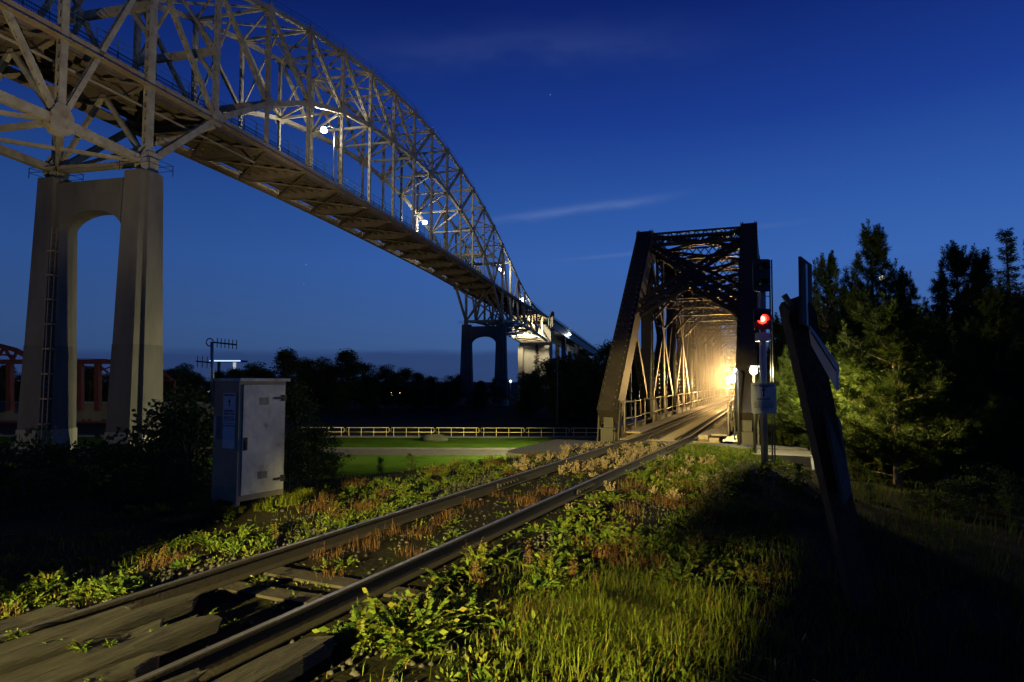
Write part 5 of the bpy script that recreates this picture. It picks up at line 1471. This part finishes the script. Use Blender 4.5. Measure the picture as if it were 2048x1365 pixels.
# --- trees
def conifer(seed, H, spread, kind, clear=.12, levels=None, tuft=24):
    """returns trunk mesh, crown mesh; kind 'pine' has fat upturned tufts, 'spruce' dense drooping sprays"""
    rng = np.random.default_rng(seed); g = VG(); tb = MB()
    lean = rng.normal(0, .01, 2)
    tb.tube([(lean[0] * H * q, lean[1] * H * q, H * q) for q in (-.04, 0, .3, .6, .85, 1)], [.020 * H + .03, .018 * H + .02, .014 * H, .009 * H, .004 * H, .006], 9)
    levels = int((levels or int(H / .34)) * 1.3)
    for lv in range(levels):
        q = clear + (1 - clear) * (lv + .5) / levels
        prof = (1 - q) ** .75 * (.55 + .45 * min(1, (q - clear) / .12 + .3)) if kind == 'pine' else (1 - q) ** .95
        nb = rng.integers(6, 9)
        for b in range(nb):
            a = rng.uniform(0, 6.28); L = max(.18, spread * prof * rng.uniform(.45, 1.2))
            z0 = H * q + rng.normal(0, .06)
            up = rng.uniform(.15, .65) if kind == 'pine' else rng.uniform(-.35, .15)
            if q > .85: up += .6
            h = np.array([math.cos(a), math.sin(a), 0]); base = np.array([lean[0] * z0, lean[1] * z0, z0])
            K = max(3, int(L / (.22 if kind == 'pine' else .11)))
            ts = np.linspace(.15, 1, K)
            P = base + h * (L * ts)[:, None]; P[:, 2] += L * (up * ts + (.22 if kind == 'pine' else .12) * ts ** 2 - .06)
            if L > .5: tb.tube([base, P[len(P) // 2], P[-1]], [.012 + L * .010, .009 + L * .004, .004], 4, False)
            sdv = np.array([-h[1], h[0], 0])
            if kind == 'pine' and q > .45 and rng.random() < .8:      # upright candle shoots
                n = 70; hh = rng.uniform(.35, .62); tt_ = rng.random((n, 1)); ax_ = np.array([h[0] * .18, h[1] * .18, 1.0])
                st = P[-1] + ax_ * hh * tt_; aa = rng.uniform(0, 6.28, n)
                Dd = np.stack([np.cos(aa), np.sin(aa), np.full(n, .9)], 1)
                g.add(*leaves(st, Dd, .15 * (1.15 - .5 * tt_[:, 0]), .022, rng, np.clip(rng.uniform(.2, .6) + rng.normal(0, .1, n), 0, 1)))
                tb.tube([P[-1], P[-1] + ax_ * hh], [.012, .004], 4, False)
            for k in range(K):
                if kind == 'pine':
                    m_ = 2 + (1 if ts[k] > .6 else 0)
                    for j in range(m_):
                        s_ = rng.choice((-1, 1)); off_ = sdv * s_ * rng.uniform(0, .30) * L * (1.05 - ts[k] * .7) + h * rng.uniform(0, .1)
                        tip = P[k] + off_ + np.array([0, 0, rng.uniform(-.03, .10)])
                        dirv = h * .8 + sdv * s_ * .5 + np.array([0, 0, .75])
                        n = tuft; Dd = dirv / np.linalg.norm(dirv) * .75 + rng.normal(size=(n, 3)) * .62
                        st = tip - dirv * .06 + dirv * rng.uniform(0, .13, (n, 1))
                        g.add(*leaves(st, Dd, rng.uniform(.12, .26, n), .013 if tuft > 40 else .019, rng, np.clip(rng.uniform(.2, .8) + rng.normal(0, .12, n), 0, 1)))
                else:
                    n = tuft; w_ = L * .42 * (1.1 - ts[k])
                    st = P[k] + sdv * rng.uniform(-w_, w_, (n, 1)) + h * rng.uniform(-.06, .06, (n, 1)); st[:, 2] -= np.abs(rng.normal(0, .06, n)) * (1 + L * .5)
                    Dd = h * .7 + sdv * np.sign(rng.normal(size=(n, 1))) * .6 + rng.normal(size=(n, 3)) * .35 - np.array([0, 0, .25])
                    g.add(*leaves(st, Dd, rng.uniform(.07, .16, n), .022, rng, np.clip(rng.uniform(.1, .7) + rng.normal(0, .12, n), 0, 1)))
    # leader
    n = 40; st = np.array([0, 0, H]) + np.array([lean[0] * H, lean[1] * H, 0]) - np.array([0, 0, 1]) * rng.uniform(0, .5, (n, 1)); Dd = rng.normal(size=(n, 3)) * .5 + np.array([0, 0, .6])
    g.add(*leaves(st, Dd, .11, .013, rng, rng.uniform(.2, .6, n)))
    return tb.mesh('trunk', M['pine_bark'] if kind == 'pine' else M['bark']), g.mesh('crown', M['needle'] if kind == 'pine' else M['spruce'])
protoC = {'p0': conifer(1, 4.2, 2.0, 'pine', .06, 13, 60), 'p1': conifer(2, 7.8, 2.3, 'pine', .04, 20, 24), 'p2': conifer(3, 6.6, 2.0, 'pine', .03, 17, 24),
          's0': conifer(4, 8.2, 2.1, 'spruce', .05, 26, 20), 's1': conifer(5, 7.0, 1.8, 'spruce', .05, 22, 20)}
PH = {'p0': 4.2, 'p1': 7.8, 'p2': 6.6, 's0': 8.2, 's1': 7.0}
def ctree(k, px, py_top, Y, label, name=None, rz=0.0, base=None, wide=1.0, grp='pines and spruces on the right bank'):
    top = D(px, py_top, Y); z0 = TZ(top.x, Y) if base is None else base
    sc = (top.z - z0) / PH[k]
    t = thing(name or ('pine_tree' if k[0] == 'p' else 'spruce_tree'), label, 'tree', (top.x, Y, z0), rz, grp)
    t.scale = (sc * wide, sc * wide, sc)
    part('trunk', protoC[k][0], t); part('crown', protoC[k][1], t)
ctree('p0', 1786, 640, 17.5, 'small lit pine with a bare lower trunk behind the leaning post', rz=.4, wide=1.25)
ctree('p0', 1690, 735, 19.5, 'low pine with lit boughs just right of the leaning post', rz=3.4, wide=1.5)
ctree('p0', 1880, 730, 18.5, 'low half lit pine right of the small lit pine', rz=5.1, wide=1.5)
ctree('p0', 1606, 700, 20.5, 'small pine with yellow lit boughs between signal mast and leaning post', rz=2.4, wide=1.15)
ctree('p1', 1740, 478, 25.0, 'tallest dark pine with the moon behind its top', rz=1.0)
ctree('p2', 1652, 532, 24.5, 'dark pine with upright shoots left of the moonlit pine', rz=2.0, wide=.9)
ctree('p1', 1810, 570, 27.0, 'short dark pine right of the moonlit pine', rz=3.0)
ctree('s1', 1870, 558, 29.0, 'slim dark spruce with a gap of sky on its left', rz=1.0)
ctree('p2', 1925, 515, 27.0, 'dark pine with stubby candle shoots left of the big spruce', rz=4.0)
ctree('p1', 1962, 528, 29.0, 'dark pine crowded against the big spruce', rz=5.0)
ctree('s0', 2014, 462, 23.5, 'big pointed dark spruce near the picture edge', rz=0.0)
ctree('s0', 2062, 480, 25.0, 'dark spruce cut by the picture edge', rz=2.0)
ctree('p1', 1560, 660, 29.0, 'dark pine behind the signal mast', rz=2.2)
ctree('p2', 1700, 600, 22.5, 'bushy dark pine filling the gap under the moonlit pine', rz=.7, wide=1.2)
ctree('p2', 1880, 650, 22.0, 'bushy dark pine below the slim spruce', rz=3.7, wide=1.3)
ctree('p1', 1990, 600, 20.5, 'dark low boughed pine below the big spruce', rz=5.7, wide=1.3)

for px, py, Y, k, wd, lb in ((1585, 740, 27, 'p2', 1.2, 'dark low pine in the gap right of the signal mast'), (1640, 690, 26, 'p2', 1.2, 'dark pine close behind the leaning post'), (1770, 640, 29, 's1', 1.3, 'dark spruce filling the gap behind the moonlit pine'), (1850, 690, 24, 's1', 1.4, 'low dark spruce right of the lit pine'), (1940, 640, 23, 's0', 1.3, 'broad dark spruce under the stubby pine'), (2040, 640, 19, 's1', 1.4, 'nearest dark spruce at the picture edge'), (1905, 740, 20.5, 'p2', 1.5, 'low dark pine before the broad spruce'), (1690, 760, 21.5, 'p2', 1.5, 'low spreading pine left of the bare pine trunk')):
    ctree(k, px, py, Y, lb, rz=px * .01, wide=wd)
def broadleaf(seed, H, W_, n_leaf, kind='leaf', stem=True, leaf=.30):
    rng = np.random.default_rng(seed); g = VG(); tb = MB()
    tb.tube([(0, 0, -.4), (0, 0, H * .25), (rng.normal(0, .02) * H, 0, H * .55), (0, rng.normal(0, .02) * H, H * .9)], [.022 * H, .018 * H, .012 * H, .003 * H], 7)
    nc = 44
    for k in range(nc):
        q = rng.uniform(.14, 1.0); a = rng.uniform(0, 6.28); rad = W_ * math.sin(math.pi * min(.96, q * .82 + .10)) ** .8 * rng.uniform(.2, 1.0)
        c = np.array([rad * math.cos(a), rad * math.sin(a), H * q * .94]); r_ = H * rng.uniform(.075, .15)
        tb.tube([(0, 0, H * q * .62), tuple(c * np.array([.6, .6, 1]) - np.array([0, 0, .04 * H])), tuple(c)], [.007 * H, .004 * H, .002 * H], 4, False)
        n = n_leaf // nc; v = rng.normal(size=(n, 3)); v /= np.linalg.norm(v, axis=1, keepdims=True)
        P = c + v * (r_ * rng.random((n, 1)) ** .45) * np.array([1.15, 1.15, .85])
        g.add(*leaves(P, v + rng.normal(size=(n, 3)) * .6, leaf * rng.uniform(.6, 1.2, n), leaf * .62, rng, np.clip(rng.uniform(.1, .8) + rng.normal(0, .15, n), 0, 1)))
    return tb.mesh('trunk', M['bark']), g.mesh('crown', M[kind])
protoB = [broadleaf(11, 12, 4.2, 12000, leaf=.34), broadleaf(12, 12, 3.4, 10500, leaf=.34), broadleaf(13, 12, 5.0, 13000, leaf=.34), broadleaf(14, 12, 2.7, 9000, leaf=.34)]
def btree(k, px, py_top, Y, rz, label, grp, wide=1.0):
    top = D(px, py_top, Y); z0 = LAWN_Z - .1; sc = (top.z - z0) / 12
    t = thing('broadleaf_tree', label, 'tree', (top.x, Y, z0), rz, grp); t.scale = (sc * wide, sc * wide, sc)
    part('trunk', protoB[k][0], t); part('crown', protoB[k][1], t)
r = rnd(31)
line = [(345, 738, 175), (372, 730, 190), (400, 748, 180), (440, 745, 185), (478, 738, 170), (510, 726, 180), (535, 738, 165), (572, 700, 160), (605, 712, 165), (640, 715, 170), (662, 728, 175), (700, 705, 168), (728, 722, 178), (768, 728, 170), (806, 734, 180), (838, 745, 185), (868, 752, 178), (900, 752, 190), (925, 745, 200), (965, 760, 195), (1000, 752, 190),
        (590, 760, 150), (680, 770, 150), (750, 775, 155), (840, 775, 160), (890, 772, 155), (960, 778, 160), (540, 770, 150), (465, 775, 155), (400, 780, 150)]
tz_ = lambda px: 'left of the antenna' if px < 420 else ('behind the lit canopy and the cabinet' if px < 560 else ('at its tallest stretch right of the cabinet' if px < 735 else ('above the distant orange lamps' if px < 880 else 'behind the far arched pier')))
line += [(-30, 742, 190), (10, 735, 185), (50, 745, 190), (95, 738, 185), (140, 742, 190), (180, 735, 185), (225, 742, 190), (265, 738, 185), (305, 745, 190)]
for i, (px, py, Y) in enumerate(line):
    btree(i % 4, px + r.uniform(-4, 4), py + r.uniform(-3, 3), Y, r.uniform(0, 6), 'dark leafy tree in the far tree line ' + tz_(px), 'far tree line ' + tz_(px), r.uniform(1.0, 1.35))
for i, (px, py, Y) in enumerate(((1110, 712, 130), (1150, 705, 135), (1190, 712, 128), (1225, 688, 120), (1258, 690, 118), (1060, 745, 140), (1130, 745, 120), (1180, 750, 118), (1240, 740, 112), (1290, 700, 125), (1320, 720, 130), (1360, 715, 140), (1400, 725, 140), (1440, 720, 150))):
    btree(i % 4, px, py, Y, r.uniform(0, 6), 'dark tree crowding round the floodlit end pier and approach spans', 'trees at the end of the road bridge', r.uniform(1.1, 1.4))
ctree('s0', 1074, 690, 150, 'dark spruce standing before the floodlit end pier', rz=1, base=LAWN_Z, wide=.75, grp='spruces before the end pier')
ctree('s1', 1045, 742, 150, 'lower spruce at the foot of the floodlit end pier', rz=2, base=LAWN_Z, wide=.9, grp='spruces before the end pier')
for px, py, Y in ((1470, 700, 118), (1500, 690, 125), (1530, 700, 116), (1560, 690, 128)):
    btree(1, px, py, Y, px, 'dark tree beyond the far end of the railway bridge', 'trees beyond the railway bridge', 1.4)
for i, (px, py, Y) in enumerate(((1660, 650, 36), (1690, 610, 34), (1730, 620, 33), (1785, 640, 35), (1835, 665, 34), (1880, 640, 33), (1930, 610, 35), (1985, 600, 34), (2040, 590, 33), (2085, 600, 33))):
    top = D(px, py, Y); z0 = TZ(top.x, Y); sc = (top.z - z0) / 12
    t = thing('broadleaf_tree', 'dark leafy tree in the mass behind the pines on the right bank', 'tree', (top.x, Y, z0), px, 'leafy trees behind the pines'); t.scale = (sc * 1.2, sc * 1.2, sc)
    part('trunk', protoB[i % 4][0], t); part('crown', protoB[i % 4][1], t)
# bare tree beside the approach
bt = thing('bare_tree', 'thin bare trunked tree in front of the dark approach trees', 'tree', D(1114, 830, 110)); bt.location.z = LAWN_Z
hh = D(1112, 690, 110).z - LAWN_Z
mb = MB(); mb.tube([(0, 0, -.2), (.1, 0, hh * .5), (0, 0, hh)], [.16, .1, .02], 7); mb.build('trunk', M['pine_bark'], bt)
mb = MB(); r = rnd(4)
for k in range(16):
    z = hh * r.uniform(.35, .97); a = r.uniform(0, 6.28); L = r.uniform(.8, 2.2); mb.tube([(0, 0, z), (L * .5 * math.cos(a), L * .5 * math.sin(a), z + .3), (L * math.cos(a), L * math.sin(a), z + .9)], [.04, .025, .008], 4, False)
mb.build('limbs', M['pine_bark'], bt)

# shrubs and saplings near the camera
protoS = [broadleaf(21, 2.0, 1.1, 3600, 'shrub', leaf=.085), broadleaf(22, 2.0, .8, 3000, 'shrub', leaf=.075), broadleaf(23, 2.0, 1.3, 4200, 'shrub', leaf=.09)]
def shrub(k, px, py_top, Y, label, grp, wide=1.0, rz=0.0, base=None, name='shrub'):
    top = D(px, py_top, Y); z0 = TZ(top.x, Y) if base is None else base; sc = max(.2, (top.z - z0) / 2.0)
    t = thing(name, label, name.replace('_', ' '), (top.x, Y, z0), rz, grp); sw = min(sc, 1.4) * wide; t.scale = (sw, sw, sc)
    part('trunk', protoS[k][0], t); part('crown', protoS[k][1], t)
SB = 'dark shrubs before the near pier'
for i, (px, py, Y, lb) in enumerate(((30, 880, 15, 'dark low shrub at the picture edge before the near pier'), (95, 868, 17, 'dark shrub before the ladder leg of the near pier'), (160, 890, 14, 'low dark shrub left of centre between the pier legs'), (225, 880, 16, 'dark shrub hiding the foot of the bigger pier leg'), (285, 862, 18, 'shrub with upright sprigs before the bigger pier leg'), (330, 900, 13, 'low shrub right of the near pier'), (120, 930, 12, 'nearest dark shrub in the left thicket'), (250, 935, 11.5, 'dark shrub at the thicket edge facing the grass'), (50, 940, 11, 'rounded dark shrub in the left corner of the thicket'), (380, 920, 12, 'low dark shrub beside the cabinet'), (200, 905, 20, 'shrub deep in the thicket below the pier'))):
    shrub(i % 3, px, py, Y, lb, SB, 1.35, i * 1.3)
shrub(1, 385, 782, 15, 'pale green sapling between the near pier and the cabinet', 'saplings by the cabinet', 1.3, 1.0, name='sapling'); shrub(1, 352, 805, 16, 'lower sapling left of the pale green sapling', 'saplings by the cabinet', 1.2, 2.0, name='sapling')
shrub(1, 598, 772, 13.5, 'green sapling rising behind the cabinet door side', 'saplings by the cabinet', .9, .4, name='sapling'); shrub(0, 630, 850, 14, 'dark shrub right of the cabinet above the lawn edge', SB, 1.0, .9)
shrub(2, 660, 905, 14.5, 'low dark shrub at the lawn edge behind the track', SB, .9, 2.9); shrub(0, 580, 860, 12.5, 'shrub close behind the cabinet', SB, .9, 1.9)
shrub(2, 820, 930, 16, 'small dark shrub on the bank edge before the lawn', SB, .7, 1.2); shrub(1, 760, 925, 15.5, 'thin dark shrub on the bank edge near the lawn', SB, .8, 2.2)
SR = 'shrubs on the right bank'
for i, (px, py, Y, lb) in enumerate(((1960, 925, 15, 'reddish lit shrub below the big spruce'), (2020, 945, 14, 'shrub with pale tips at the right picture edge'), (1900, 960, 13.5, 'low shrub at the foot of the lit pine'), (1830, 985, 14, 'low shrub right of the bare pine trunk'), (1740, 975, 14.5, 'low shrub between leaning post and bare pine trunk'), (1600, 960, 15.5, 'dark shrub behind the signal mast footing'), (1660, 990, 13, 'dark shrub behind the leaning post foot'), (1930, 880, 19, 'tall dim shrub behind the reddish shrub'))):
    shrub(i % 3, px, py, Y, lb, SR, 1.2, i * 1.1)

# ------------------------------------------------------------------ river mist drifting through the lit railway bridge
mm = bpy.data.materials.new('river_mist'); mm.use_nodes = True
n, l = mm.node_tree.nodes, mm.node_tree.links
n.remove(n['Principled BSDF'])
pv = n.new('ShaderNodeVolumePrincipled'); pv.inputs['Color'].default_value = (.9, .88, .84, 1); pv.inputs['Density'].default_value = MIST; pv.inputs['Anisotropy'].default_value = .6
l.new(pv.outputs[0], n['Material Output'].inputs['Volume'])
for k, (c0_, ln, wd, ht) in enumerate(((34, 38, 4.3, 6.8), (32.5, 30, 4.0, 5.4), (31, 22, 3.7, 4.2), (30, 15, 3.4, 3.2))):
    c_ = TF(S0 + c0_, .25, ht / 2 - .25)
    mb = MB(); mb.box((0, 0, 0), (wd, ln, ht)); o = mb.build('mist', mm, None, c_); o.rotation_euler = (0, 0, TROTb); stuff(o, 'thin river mist glowing inside the railway bridge', 'mist')
# ------------------------------------------------------------------ haze: thin evening mist
if HAZE > 0:
    hm = bpy.data.materials.new('evening_haze'); hm.use_nodes = True
    n, l = hm.node_tree.nodes, hm.node_tree.links
    n.remove(n['Principled BSDF'])
    pv = n.new('ShaderNodeVolumePrincipled'); pv.inputs['Color'].default_value = (.85, .87, .9, 1); pv.inputs['Density'].default_value = HAZE; pv.inputs['Anisotropy'].default_value = .84
    l.new(pv.outputs[0], n['Material Output'].inputs['Volume'])
    mb = MB(); mb.box((0, 240, 25.5), (700, 620, 64)); o = mb.build('haze', hm); stuff(o, 'thin evening mist over the whole place', 'haze')
